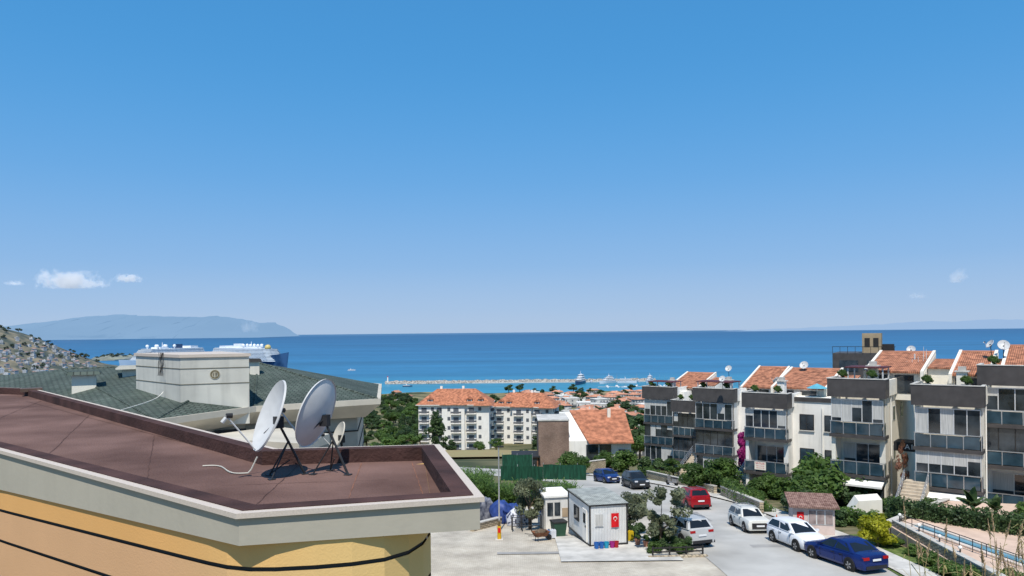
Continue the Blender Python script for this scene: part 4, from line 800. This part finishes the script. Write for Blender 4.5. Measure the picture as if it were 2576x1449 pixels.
def bucket(x,y,c,label):
    e=thing('bucket',label,'bucket',(x,y,G(x,y)+.1),0,'plastic buckets beside the cabin');m=MB();n=14
    m.add([(math.cos(2*pi*i/n)*r,math.sin(2*pi*i/n)*r,z) for r,z in ((.12,0),(.17,.36),(.15,.36),(.11,.05)) for i in range(n)],[(k*n+i,k*n+(i+1)%n,(k+1)*n+(i+1)%n,(k+1)*n+i) for k in range(3) for i in range(n)]);part(m,'tub',[mat('plastic',c,.4,.05,3)],e)
    m=MB();pv=None
    for i in range(9):
        a=pi*i/8;p=(math.cos(a)*.17,.03,.36+math.sin(a)*.1)
        if pv:m.cyl(pv,p,.008,.008,4)
        pv=p
    part(m,'handle',[RAIL],e)
for x,c,l in ((4.9,(.02,.12,.4),'blue plastic bucket'),(5.2,(.02,.12,.4),'blue plastic bucket'),(5.5,(.02,.3,.45),'turquoise plastic bucket'),(5.85,(.35,.02,.2),'pink plastic bucket'),(6.1,(.4,.02,.03),'red plastic bucket')):bucket(x,43.5+(x-4.9)*.2,c,l+' standing on concrete')
def jerry(x,y,c,label,h=.5):
    e=thing('canister',label,'canister',(x,y,G(x,y)+.1),.3);m=MB();m.prism([(-.17,-.12),(.17,-.12),(.2,0),(.17,.12),(-.17,.12),(-.2,0)],0,h*.8);m.prism([(-.12,-.08),(.12,-.08),(.12,.08),(-.12,.08)],h*.8,h*.9);part(m,'canister_body',[mat('plastic_can',c,.4)],e);m=MB();m.cyl((.05,0,h*.9),(.05,0,h),.05);part(m,'cap',[DARK],e)
jerry(7.25,45.6,(.6,.42,.02),'yellow plastic canister beside cabin',.7);jerry(2.5,46.9,(.6,.62,.66),'white plastic canister near wheelbarrow',.6);jerry(2.2,47.2,(.1,.25,.5),'blue plastic canister near wheelbarrow')
e=thing('waste_container','dark green wheeled rubbish container','bin',(2.9,47.6,G(0,47.6)),.3);m=MB();m.add([(-.35,-.3,.12),(.35,-.3,.12),(.35,.3,.12),(-.35,.3,.12),(-.45,-.38,1),(.45,-.38,1),(.45,.38,1),(-.45,.38,1)],BF);part(m,'bin_body',[mat('bin_green',(.03,.08,.05),.5)],e);m=MB();m.box(-.48,.48,-.42,.42,1,1.08);part(m,'lid',[DARK],e)
for x,y in ((7.5,44.4),(7.9,43.9)):
    e=thing('flower_pot','terracotta flower pot with small green plant','flower pot',(x,y,G(x,y)+.1));m=MB();m.cyl((0,0,0),(0,0,.35),.12,.18,12);part(m,'pot',[TILEFAR],e);link('plant',TR['bush0'][1],e,loc=(0,0,.3)).scale=(.45,)*3
e=thing('traffic_cone','orange and white traffic cone on pavement edge','traffic cone',(18.4,51.2,G(0,51.2)+.07));m=MB();m.cyl((0,0,.04),(0,0,.3),.15,.1,12,0);m.cyl((0,0,.3),(0,0,.45),.1,.065,12,1);m.cyl((0,0,.45),(0,0,.7),.065,.02,12,0);part(m,'cone',[mat('cone_orange',(.6,.12,.02),.6),WHITE],e,smooth=50);m=MB();m.box(-.2,.2,-.2,.2,0,.04);part(m,'foot',[STEEL],e)
def lowfence(x0,y0,x1,y1,label):
    L_=math.hypot(x1-x0,y1-y0);e=thing('timber_fence',label,'fence',(x0,y0,G(x0,y0)),math.atan2(y1-y0,x1-x0));K=int(L_/.8)
    for i in range(K+1):m=MB();m.box(i*L_/K-.04,i*L_/K+.04,-.04,.04,0,.6);part(m,'fence_post',[DARK],e)
    for z in (.25,.48):m=MB();m.box(0,L_,-.03,.03,z,z+.07);part(m,'rail',[DARK],e)
lowfence(7.9,41.7,10.8,41.9,'low dark timber fence round shrub bed');wall(7.6,41.3,11.0,41.5,.12,.25,G(0,41.3),G(0,41.5),'rough stone edging of shrub bed',cap=False)
# ---------------------------------------------------------------- vehicles
TYRE=mat('tyre',(.02,.02,.02),.85);RIM=mat('alloy_rim',(.45,.45,.46),.35,.1,8,metal=.7);CGL=mat('car_glass',(.012,.015,.018),.05,.1,1,spec=.5);LAMP=mat('headlamp',(.6,.62,.65),.1,.05,3);TAIL=mat('tail_lamp',(.35,.01,.01),.2,.05,3);PLATE=mat('plate_white',(.7,.7,.7),.5,.03,3);BLKP=mat('black_plastic',(.025,.025,.027),.6)
def car(x,y,hd,col,kind,label,metal=.3,rough=.25):
    Ls,Ws,Hs,bz={'sedan':(4.7,1.83,1.44,.93),'hatch':(4.08,1.74,1.46,.95),'suv':(4.4,1.84,1.63,1.05),'wagon':(4.35,1.66,1.42,.92)}[kind]
    PT=mat('car_paint',col,rough,.03,1,metal=metal,spec=.5)
    slope=(G(x+hd[0],y+hd[1])-G(x,y));e=thing('parked_car',label,'car',(x,y,G(x,y)+.07),math.atan2(hd[1],hd[0]),'cars parked along the street');e.rotation_euler=(0,-math.atan(slope/math.hypot(*hd)),math.atan2(hd[1],hd[0]))
    S={'sedan':[(-.5,.62,.80),(-.49,.92,.88),(-.44,.99,.94),(-.33,1.0,.98),(-.1,.95,1),(.2,.93,1),(.26,.95,.99),(.40,.84,.96),(.47,.74,.88),(.5,.58,.76)],
       'hatch':[(-.5,.6,.82),(-.49,.98,.88),(-.44,1.02,.95),(-.3,.98,1),(-.1,.95,1),(.22,.94,1),(.27,.97,.99),(.40,.86,.95),(.47,.76,.87),(.5,.6,.74)],
       'suv':[(-.5,.65,.84),(-.495,1.05,.90),(-.45,1.1,.96),(-.3,1.07,1),(-.1,1.04,1),(.24,1.04,1),(.28,1.06,.99),(.42,.98,.96),(.48,.88,.9),(.5,.65,.82)],
       'wagon':[(-.5,.6,.92),(-.49,.92,.95),(-.45,.93,.98),(-.3,.93,1),(-.1,.92,1),(.2,.92,1),(.24,.94,1),(.44,.88,.98),(.49,.84,.95),(.5,.6,.92)]}[kind]
    m=MB();hw=Ws/2;gc=.2 if kind!='suv' else .24;secs=[]
    for fx,zt,wf in S:
        w=hw*wf;e0=abs(fx)>.495;z0=gc+(.12 if e0 else 0)
        half=[(0,z0),(w*.9,z0),(w*.985,z0+.12),(w,(zt+z0)*.5+.04),(w*.97,zt-.14),(w*.88,zt-.02),(w*.5,zt+.015),(0,zt+.02)]
        secs.append([(fx*Ls,a,b_) for a,b_ in half]+[(fx*Ls,-a,b_) for a,b_ in half[-2:0:-1]])
    n=len(secs[0]);vs=[p for s_ in secs for p in s_];fs=[(i*n+j,i*n+(j+1)%n,(i+1)*n+(j+1)%n,(i+1)*n+j) for i in range(len(secs)-1) for j in range(n)]+[tuple(range(n)),tuple(range((len(secs)-1)*n,len(secs)*n))]
    m.add(vs,fs)
    gx={'sedan':(-.36,-.22,.04,.24),'hatch':(-.475,-.38,.06,.26),'suv':(-.475,-.40,.06,.26),'wagon':(-.485,-.43,.06,.2)}[kind];xa,xb,xc,xd=[g_*Ls for g_ in gx];zb=bz-.03;bw=hw*.93;tw=hw*.70;zt=Hs
    q=[(xa,-bw,zb+.05),(xd,-bw,zb),(xd,bw,zb),(xa,bw,zb+.05),(xb,-tw,zt-.06),(xc,-tw,zt-.04),(xc,tw,zt-.04),(xb,tw,zt-.06)]
    xm=(xb+xc)/2;q+=[(xm,-tw*1.02,zt-.0),(xm,tw*1.02,zt-.0),(xb,0,zt-.03),(xc,0,zt-.01),(xm,0,zt+.03)]
    m.add(q,[(0,1,5,8,4),(1,2,6,11,5),(2,3,7,9,6),(3,0,4,10,7),(4,8,12,10),(8,5,11,12),(11,6,9,12),(12,9,7,10)])
    o=part(m,'body',[PT],e,smooth=38);bv=o.modifiers.new('b','BEVEL');bv.width=.025;bv.segments=2;bv.limit_method='ANGLE';bv.angle_limit=.5
    def panel(a,b_,c,d,u0,u1,v0,v1,name,off=.012,split=None):
        a,b_,c,d=map(Vector,(a,b_,c,d));nn=(b_-a).cross(d-a).normalized()
        ce=(a+b_+c+d)/4
        if nn.dot(ce-Vector((0,0,.8)))<0:nn=-nn
        f=lambda u,v:((a.lerp(b_,u)).lerp(d.lerp(c,u),v))+nn*off
        ivs=[(u0,u1)] if not split else [(u0,split-.02),(split+.02,u1)]
        for s0,s1 in ivs:
            pm=MB();pm.add([f(s0,v0),f(s1,v0),f(s1,v1),f(s0,v1)],[(0,1,2,3)]);part(pm,name,[CGL],e)
    panel(q[1],q[2],q[6],q[5],.07,.93,.06,.93,'windscreen');panel(q[0],q[3],q[7],q[4],.09,.91,.12,.9,'rear_window')
    panel(q[0],q[1],q[5],q[4],.06,.92,.1,.88,'side_window',.014,.5);panel(q[3],q[2],q[6],q[7],.06,.92,.1,.88,'side_window',.014,.5)
    wr=.33 if kind!='suv' else .36
    for fx in (-.30,.31):
        for sy in (-1,1):
            yy=sy*(hw-.10)
            am=MB();am.cyl((fx*Ls,sy*(hw-.16),wr),(fx*Ls,sy*(hw+.006),wr),wr+.06,wr+.06,20);part(am,'wheel_arch',[BLKP],e)
            wm=link('wheel',None,e,loc=(fx*Ls,yy,wr-.02));t_=MB();t_.cyl((0,-.1*sy,0),(0,.125*sy,0),wr,wr,22);part(t_,'tyre',[TYRE],wm,smooth=50)
            r_=MB();ya=sy*.13
            r_.cyl((0,0,0),(0,sy*.128,0),wr*.62,wr*.62,18,1)
            for k in range(5):
                a=k*2*pi/5;r_.add([(math.cos(a-.22)*wr*.6,ya,math.sin(a-.22)*wr*.6),(math.cos(a+.22)*wr*.6,ya,math.sin(a+.22)*wr*.6),(math.cos(a+.5)*wr*.12,ya+sy*.008,math.sin(a+.5)*wr*.12),(math.cos(a-.5)*wr*.12,ya+sy*.008,math.sin(a-.5)*wr*.12)],[(0,1,2,3)],0)
            part(r_,'rim',[RIM,BLKP],wm)
    zl=.68 if kind!='suv' else .82
    for sy in (-1,1):
        m=MB();m.box(.455*Ls,.492*Ls,sy*hw*.62-.17,sy*hw*.62+.15,zl-.07,zl+.07);part(m,'headlight',[LAMP],e)
        m=MB();m.box(-.502*Ls,-.46*Ls,sy*hw*.66-.17,sy*hw*.66+.17,zl+.04,zl+.18);part(m,'tail_light',[TAIL],e)
        m=MB();m.box(xd-.32,xd-.18,sy*(hw+.02)-.09,sy*(hw+.02)+.09,bz,bz+.13);part(m,'mirror',[PT],e)
    m=MB();m.box(.495*Ls,.505*Ls,-.55,.55,.32,.68,0);part(m,'grille',[BLKP],e);m=MB();m.box(-.505*Ls,-.495*Ls,-.65,.65,.25,.42,0);part(m,'bumper',[BLKP],e)
    for sx in (-.511,.511):
        m=MB();m.box(sx*Ls-.004,sx*Ls+.004,-.26,.26,.45 if sx>0 else .66,.56 if sx>0 else .77);part(m,'number_plate',[PLATE],e)
    if kind in('suv','wagon'):
        m=MB()
        for sy in (-1,1):m.cyl((xb+.1,sy*tw*.88,zt+.04),(xc-.15,sy*tw*.88,zt+.04),.02,.02,6)
        if kind=='wagon':
            for t in (.2,.8):m.cyl((xb+(xc-xb)*t,-tw*.88,zt+.08),(xb+(xc-xb)*t,tw*.88,zt+.08),.02,.02,6)
        part(m,'roof_rail',[RIM],e)
        if kind=='suv':
            m=MB();m.box(-.47*Ls,.47*Ls,-hw*1.005,hw*1.005,.2,.36);part(m,'sill_trim',[BLKP],e)
    m=MB()
    for sy in (-1,1):
        for xx in (xd-.35,(xa+xd)/2-.05,xa+.75):m.box(xx-.006,xx+.006,sy*hw*.997-.006,sy*hw*.997+.008,.35,bz-.12)
        for xx in ((xa+xd)/2+.12,xa+.9):m.box(xx-.08,xx+.08,sy*hw*.99-.02,sy*hw*.99+.02,bz-.2,bz-.17)
    part(m,'door_seam',[BLKP],e)
    return e
car(17.95,39.8,(-.30,1),(.015,.035,.17),'sedan','dark blue saloon car parked at the kerb',.5,.2)
car(16.95,43.9,(.20,-1),(.78,.79,.81),'hatch','white hatchback parked beside the kiosk',0,.25)
car(16.0,49.7,(.02,-1),(.66,.65,.60),'wagon','old white estate car with roof rack',0,.35)
car(14.7,60.6,(-.14,1),(.33,.008,.015),'suv','dark red hatchback parked by pavement',.2,.2)
car(10.55,45.4,(-.3,1),(.50,.50,.49),'suv','silver grey crossover with roof rails',.15,.35)
car(12.6,75.5,(.15,-1),(.035,.037,.04),'suv','dark grey crossover facing downhill',.4,.25)
car(10.4,81.5,(.3,-1),(.02,.05,.2),'hatch','blue hatchback parked at road bend',.4,.25)
e=thing('scooter','grey motor scooter parked on pavement','scooter',(16.6,76.5,G(0,76.5)+.15),2.2);m=MB();m.prism([(-.7,-.15),(-.1,-.17),(-.1,.17),(-.7,.15)],.35,.75);m.prism([(-.15,-.14),(.4,-.14),(.4,.14),(-.15,.14)],.25,.33);m.prism([(.38,-.17),(.52,-.1),(.52,.1),(.38,.17)],.25,1.0);part(m,'body',[RIM],e)
m=MB();m.prism([(-.7,-.13),(0,-.13),(0,.13),(-.7,.13)],.752,.85);part(m,'saddle',[BLKP],e)
for x in (-.55,.62):m=MB();m.cyl((x,-.05,.23),(x,.05,.23),.23,.23,16);part(m,'wheel',[TYRE],e)
m=MB();m.cyl((.62,0,.23),(.42,0,1.1),.03);m.cyl((.42,-.3,1.1),(.42,.3,1.1),.02);part(m,'handlebar',[STEEL],e)
# ---------------------------------------------------------------- breakwater, marina, boats
m=MB();rr=random.Random(5)
vs=[];K=9
for i in range(140):
    x=-190+i*2.9
    for k in range(K):
        t=(k/(K-1))*2-1;vs.append((x+rr.uniform(-.8,.8),1092+t*7+rr.uniform(-.6,.6),-76+(1-abs(t))*5.4+rr.uniform(-.8,.8)))
m.add(vs,[(i*K+k,(i+1)*K+k,(i+1)*K+k+1,i*K+k+1) for i in range(139) for k in range(K-1)])
solo(m,'breakwater',[mat('breakwater_rock',(.24,.225,.20),.95,.45,.5,c2=(.46,.43,.39),bump=.6)],'long rocky breakwater sheltering the marina','breakwater')
m=MB();m.box(-60,220,1080,1084,-76,-74.0);struct(m,'quay',[CONC])
e=thing('lighthouse','small white harbour light at breakwater end','lighthouse',(-186,1090,-71));m=MB();m.cyl((0,0,-2),(0,0,6),1.2,.8,10);part(m,'tower',[WHITE],e);m=MB();m.cyl((0,0,6),(0,0,7.6),.8,.5,10);part(m,'lantern',[REDF],e)
HULLW=mat('hull_white',(.70,.71,.73),.3,.04,.5,spec=.5);HULLB=mat('hull_navy',(.04,.08,.16),.3,.1,.5)
def hull(L_,W_,H_,fl=.2,n=14):
    m=MB();vs=[]
    for i in range(n+1):
        t=i/n;w=W_/2*(1-max(0,(t-.55)/.45)**2.2) *(.85+.15*min(1,t*5));x=-L_/2+L_*t;sh=H_*(1+fl*max(0,t-.4)**1.5*2)
        vs+=[(x,-w,sh),(x-(0 if t<.8 else (t-.8)*L_*.12),-w*.8,-.5),(x-(0 if t<.8 else (t-.8)*L_*.12),w*.8,-.5),(x,w,sh)]
    m.add(vs,[(4*i+k,4*i+(k+1)%4,4*(i+1)+(k+1)%4,4*(i+1)+k) for i in range(n) for k in range(4)]+[(0,1,2,3)]);return m
def yacht(x,y,L_,rz,label,hm,tiers=3):
    e=thing('motor_yacht',label,'yacht',(x,y,-75),rz,'yachts moored in the marina');W_=L_*.22;H_=L_*.09
    part(hull(L_,W_,H_,.5),'hull',[hm],e,smooth=40);m=MB();gl=MB();z=H_*1.05
    for i in range(tiers):
        a=-L_*(.40-.05*i);b_=L_*(.26-.12*i);w=W_*(.42-.05*i);h=L_*.065
        m.prism([(a,-w),(b_-w*.8,-w),(b_,-w*.4),(b_,w*.4),(b_-w*.8,w),(a,w)],z,z+h*.4);gl.prism([(a+.3,-w*.97),(b_-w*.8,-w*.97),(b_-.3,-w*.38),(b_-.3,w*.38),(b_-w*.8,w*.97),(a+.3,w*.97)],z+h*.4,z+h*.75)
        m.prism([(a-.6,-w),(b_-w*.8,-w),(b_,-w*.4),(b_,w*.4),(b_-w*.8,w),(a-.6,w)],z+h*.75,z+h);z+=h
    m.cyl((-L_*.1,0,z),(-L_*.13,0,z+L_*.12),.3,.12);m.ball((-L_*.1,W_*.15,z+.6),(.8,.8,.8));part(m,'superstructure',[HULLW],e);part(gl,'cabin_window',[GLASS],e);return e
yacht(96,1045,46,-1.9,'large white motor yacht moored by breakwater',HULLB);yacht(137,1060,34,-2.4,'white motor yacht moored by breakwater',HULLW);yacht(166,1058,28,-.2,'white motor yacht moored by breakwater',HULLW,2);yacht(198,1060,34,-2.0,'white motor yacht moored by breakwater',HULLW);yacht(-148,1030,14,.1,'small dark boat by breakwater',HULLB,1)
y0=None
for i in range(4):
    x=116+i*22+rr.uniform(-3,3)
    if y0 is None:y0=yacht(x,1068,14,-1.57,'small white cruiser moored at the quay',HULLW,2)
    else:dup(y0,(x,1068+rr.uniform(-3,3),-75),-1.57+rr.uniform(-.2,.2),scale=rr.uniform(.7,1.1))
sb=thing('sailboat','white sailing boat with bare mast at berth','sailboat',(150,975,-75),0,'sailing boats in the marina');part(hull(10,2.9,1.1,.2),'hull',[HULLW],sb,smooth=40);m=MB();m.prism([(-2,-.9),(2.2,-.6),(2.2,.6),(-2,.9)],1.0,1.5);part(m,'cabin',[WHITE],sb);m=MB();m.cyl((.5,0,1),(.5,0,15),.12,.09,6);m.cyl((.5,0,2.6),(-4.2,0,2.6),.1,.1,6);part(m,'mast',[RAIL],sb)
for i in range(11):
    x=rr.uniform(120,218);dup(sb,(x,rr.choice([978,994])+rr.uniform(-2,2),-75),rr.uniform(-.3,.3)+1.57,scale=rr.uniform(.8,1.15))
for yq in (986,):
    m=MB();m.box(115,222,yq-.6,yq+.6,-76,-74.6);solo(m,'pontoon',[CONC],'narrow floating pontoon in the marina','pontoon')
yacht(-330,1500,16,.3,'small boat sailing on open water',HULLW,1)
DECKD=mat('ship_window_band',(.12,.17,.22),.4,.3,.12,c2=(.26,.32,.38));SHW=mat('ship_white',(.74,.77,.80),.5,.04,.02);SHB=mat('ship_blue',(.02,.06,.15),.5,.3,.05,c2=(.05,.12,.24),spec=.1)
def ship(x,y,L_,rz,label,bow,top,fl=.35,fwd=.36):
    e=thing('cruise_ship',label,'cruise ship',(x,y,-75),rz);W_=40;part(hull(L_,W_+.8,17,fl,20),'hull',[bow],e,smooth=40);m=MB();g_=MB();z=17
    for i in range(9):
        a=-L_*.47+i*1.5;b_=L_*fwd-i*3.2;w=W_*.49-(.8 if i>6 else 0);m.prism([(a,-w),(b_-14,-w),(b_,-w*.5),(b_,w*.5),(b_-14,w),(a,w)],z,z+1.5);g_.prism([(a+2,-w+.8),(b_-14,-w+.8),(b_-1,-w*.5),(b_-1,w*.5),(b_-14,w-.8),(a+2,w-.8)],z+1.5,z+3)
        z+=3
        nb_=40
        for k in range(nb_):
            xx=a+4+(b_-20-a)*k/nb_;m.box(xx,xx+.5,-w,-w+.8,z-1.5,z);m.box(xx,xx+.5,w-.8,w,z-1.5,z)
    m.prism([(-L_*.42,-W_*.45),(L_*.2,-W_*.45),(L_*.2,W_*.45),(-L_*.42,W_*.45)],z,z+1)
    part(m,'superstructure',[SHW],e);part(g_,'window_band',[DECKD],e)
    f=MB();f.prism([(-L_*.2,-6),(-L_*.12,-5),(-L_*.12,5),(-L_*.2,6)],z+1,z+11);part(f,'funnel',[SHW if top else HULLB],e)
    for k in range(6):
        d=MB();d.ball((-L_*.09+k*L_*.05,(-1)**k*9,z+7),(3.8,3.8,3.8),12,8);d.cyl((-L_*.09+k*L_*.05,(-1)**k*9,z),(-L_*.09+k*L_*.05,(-1)**k*9,z+5),1.2);part(d,'radome',[SHW],e,smooth=60)
    d=MB();d.box(-L_*.36,-L_*.27,-15,15,z+1,z+6);part(d,'upper_deckhouse',[SHW],e);d=MB();d.box(L_*.0,L_*.1,-14,14,z+1,z+4.5);part(d,'upper_deckhouse',[SHW],e);d=MB();d.cyl((L_*.02,0,z),(L_*.02,0,z+16),1.2,.6);part(d,'mast',[SHW],e)
    if top:
        d=MB();d.ball((L_*.24,0,z+3),(7,7,6.5),14,10);d.cyl((L_*.24,0,z-6),(L_*.24,0,z),2);part(d,'observation_pod',[mat('pod_gold',(.62,.48,.18),.4)],e,smooth=60)
    return e
ship(-606,1690,360,math.atan2(-.70,.71),'huge white cruise ship with blue painted bow',SHB,True,1.3,.38);ship(-838,1760,255,math.atan2(-.93,-.36),'white cruise ship moored at the pier',SHW,False)
cloud(-612,1690,18,40,24,26,.008,15,.5,'funnel_smoke')
# ---------------------------------------------------------------- left hill, peninsula
def S(t): t=max(0,min(1,t));return t*t*(3-2*t)
def HH(x,y): return -82+(105*S((-905-x)/300)*(.35+.65*S((y-1370)/300))*S((y-1300)/90)*S((1930-y)/230))*(1+.10*noise.noise(Vector((x*.01,y*.01,0))))+3*noise.noise(Vector((x*.03,y*.03,4)))
m=MB();hx=[-2600+i*25 for i in range(72)];hy=[1280+j*22 for j in range(34)];n=len(hx)
m.add([(x,y,HH(x,y)) for y in hy for x in hx],[(j*n+i,j*n+i+1,(j+1)*n+i+1,(j+1)*n+i) for j in range(len(hy)-1) for i in range(n-1)])
struct(m,'hill',[mat('hill_scrub',(.06,.075,.05),.95,.3,.03,c2=(.22,.18,.11),detail=10,fac=(.42,.66),emit=((.10,.15,.22),.25))],smooth=70)  # scrub colours plus a blue emission standing in for haze
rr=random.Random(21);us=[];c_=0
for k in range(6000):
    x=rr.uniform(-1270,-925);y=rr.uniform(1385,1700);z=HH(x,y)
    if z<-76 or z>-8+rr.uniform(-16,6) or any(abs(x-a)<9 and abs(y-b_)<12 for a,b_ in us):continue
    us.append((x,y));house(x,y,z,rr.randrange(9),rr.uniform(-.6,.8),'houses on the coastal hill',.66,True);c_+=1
    if c_>=190:break
for k in range(300):
    x=rr.uniform(-1330,-950);y=rr.uniform(1400,1780);z=HH(x,y)
    if z<-74:continue
    if z<-25 and rr.random()<.3:continue
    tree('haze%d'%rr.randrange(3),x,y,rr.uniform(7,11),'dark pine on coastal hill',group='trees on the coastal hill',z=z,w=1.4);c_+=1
    if c_>275:break
m=MB();m.ball((0,0,0),(85,60,16),28,12,0,.35);struct(m,'islet',[mat('islet_rock',(.16,.16,.11),.95,.3,.05,bump=.4,emit=((.10,.16,.24),.5))],smooth=60).location=(-1262,2340,-76)  # rock colour with haze added as blue emission
for k in range(30):
    a=rr.random()*6.28;q_=rr.random()**.5;x=-1262+math.cos(a)*70*q_;y=2340+math.sin(a)*48*q_;tree('haze%d'%rr.randrange(3),x,y,rr.uniform(7,11),'dark pine on small islet',group='trees on the islet',z=-75+14*(1-q_*q_*.8),w=1.4)
wall(-1215,2290,-1190,2335,7,3,-74,-74,'old stone castle wall on islet',CONC,name='castle_wall')
m=MB();m.box(-1330,-1180,2380,2386,-77,-73.2);struct(m,'causeway',[CONC])
# ---------------------------------------------------------------- light, world, camera
sd=Vector((-.05,-.50,.865)).normalized()
sl=bpy.data.lights.new('sun','SUN');sl.energy=4.8;sl.angle=math.radians(.5);sl.color=(1,.95,.865);so=bpy.data.objects.new('sun',sl);C.objects.link(so);so.rotation_euler=(-sd).to_track_quat('-Z','Y').to_euler()
w=bpy.data.worlds.new('World');SC.world=w;w.use_nodes=True;N=w.node_tree.nodes;L=w.node_tree.links;bg=N['Background'];bg.inputs[1].default_value=.10
sk=N.new('ShaderNodeTexSky');sk.sky_type='NISHITA';sk.sun_disc=False;sk.sun_elevation=math.asin(sd.z);sk.sun_rotation=math.atan2(sd.x,sd.y);sk.altitude=80;sk.air_density=1.0;sk.dust_density=.4;sk.ozone_density=2.5
# maritime haze: elevation-dependent colour blended over the physical sky
tc=N.new('ShaderNodeTexCoord');sx=N.new('ShaderNodeSeparateXYZ');L.new(tc.outputs['Generated'],sx.inputs[0])
rp=N.new('ShaderNodeValToRGB');rp.color_ramp.interpolation='B_SPLINE';E=rp.color_ramp.elements;E[0].position=0;E[0].color=(.42,.56,.77,1);E[1].position=1;E[1].color=(.07,.22,.52,1)
for p,c in ((.03,(.385,.545,.785)),(.09,(.27,.485,.80)),(.2,(.135,.405,.795)),(.34,(.066,.325,.715)),(.5,(.06,.28,.64))): E.new(p).color=(*c,1)
L.new(sx.outputs['Z'],rp.inputs[0]);vm=N.new('ShaderNodeVectorMath');vm.operation='SCALE';vm.inputs['Scale'].default_value=10;L.new(rp.outputs[0],vm.inputs[0])
mx=N.new('ShaderNodeMixRGB');mx.inputs[0].default_value=.94;L.new(sk.outputs[0],mx.inputs[1]);L.new(vm.outputs[0],mx.inputs[2]);L.new(mx.outputs[0],bg.inputs[0])
cd=bpy.data.cameras.new('camera');co=bpy.data.objects.new('camera',cd);C.objects.link(co);cd.sensor_width=36;cd.lens=25.7;cd.shift_y=.0433;cd.clip_start=.1;cd.clip_end=600000;co.location=(0,0,0);co.rotation_euler=(pi/2,.0105,0);SC.camera=co
SC.view_settings.view_transform='Standard';SC.view_settings.look='None';SC.view_settings.exposure=0
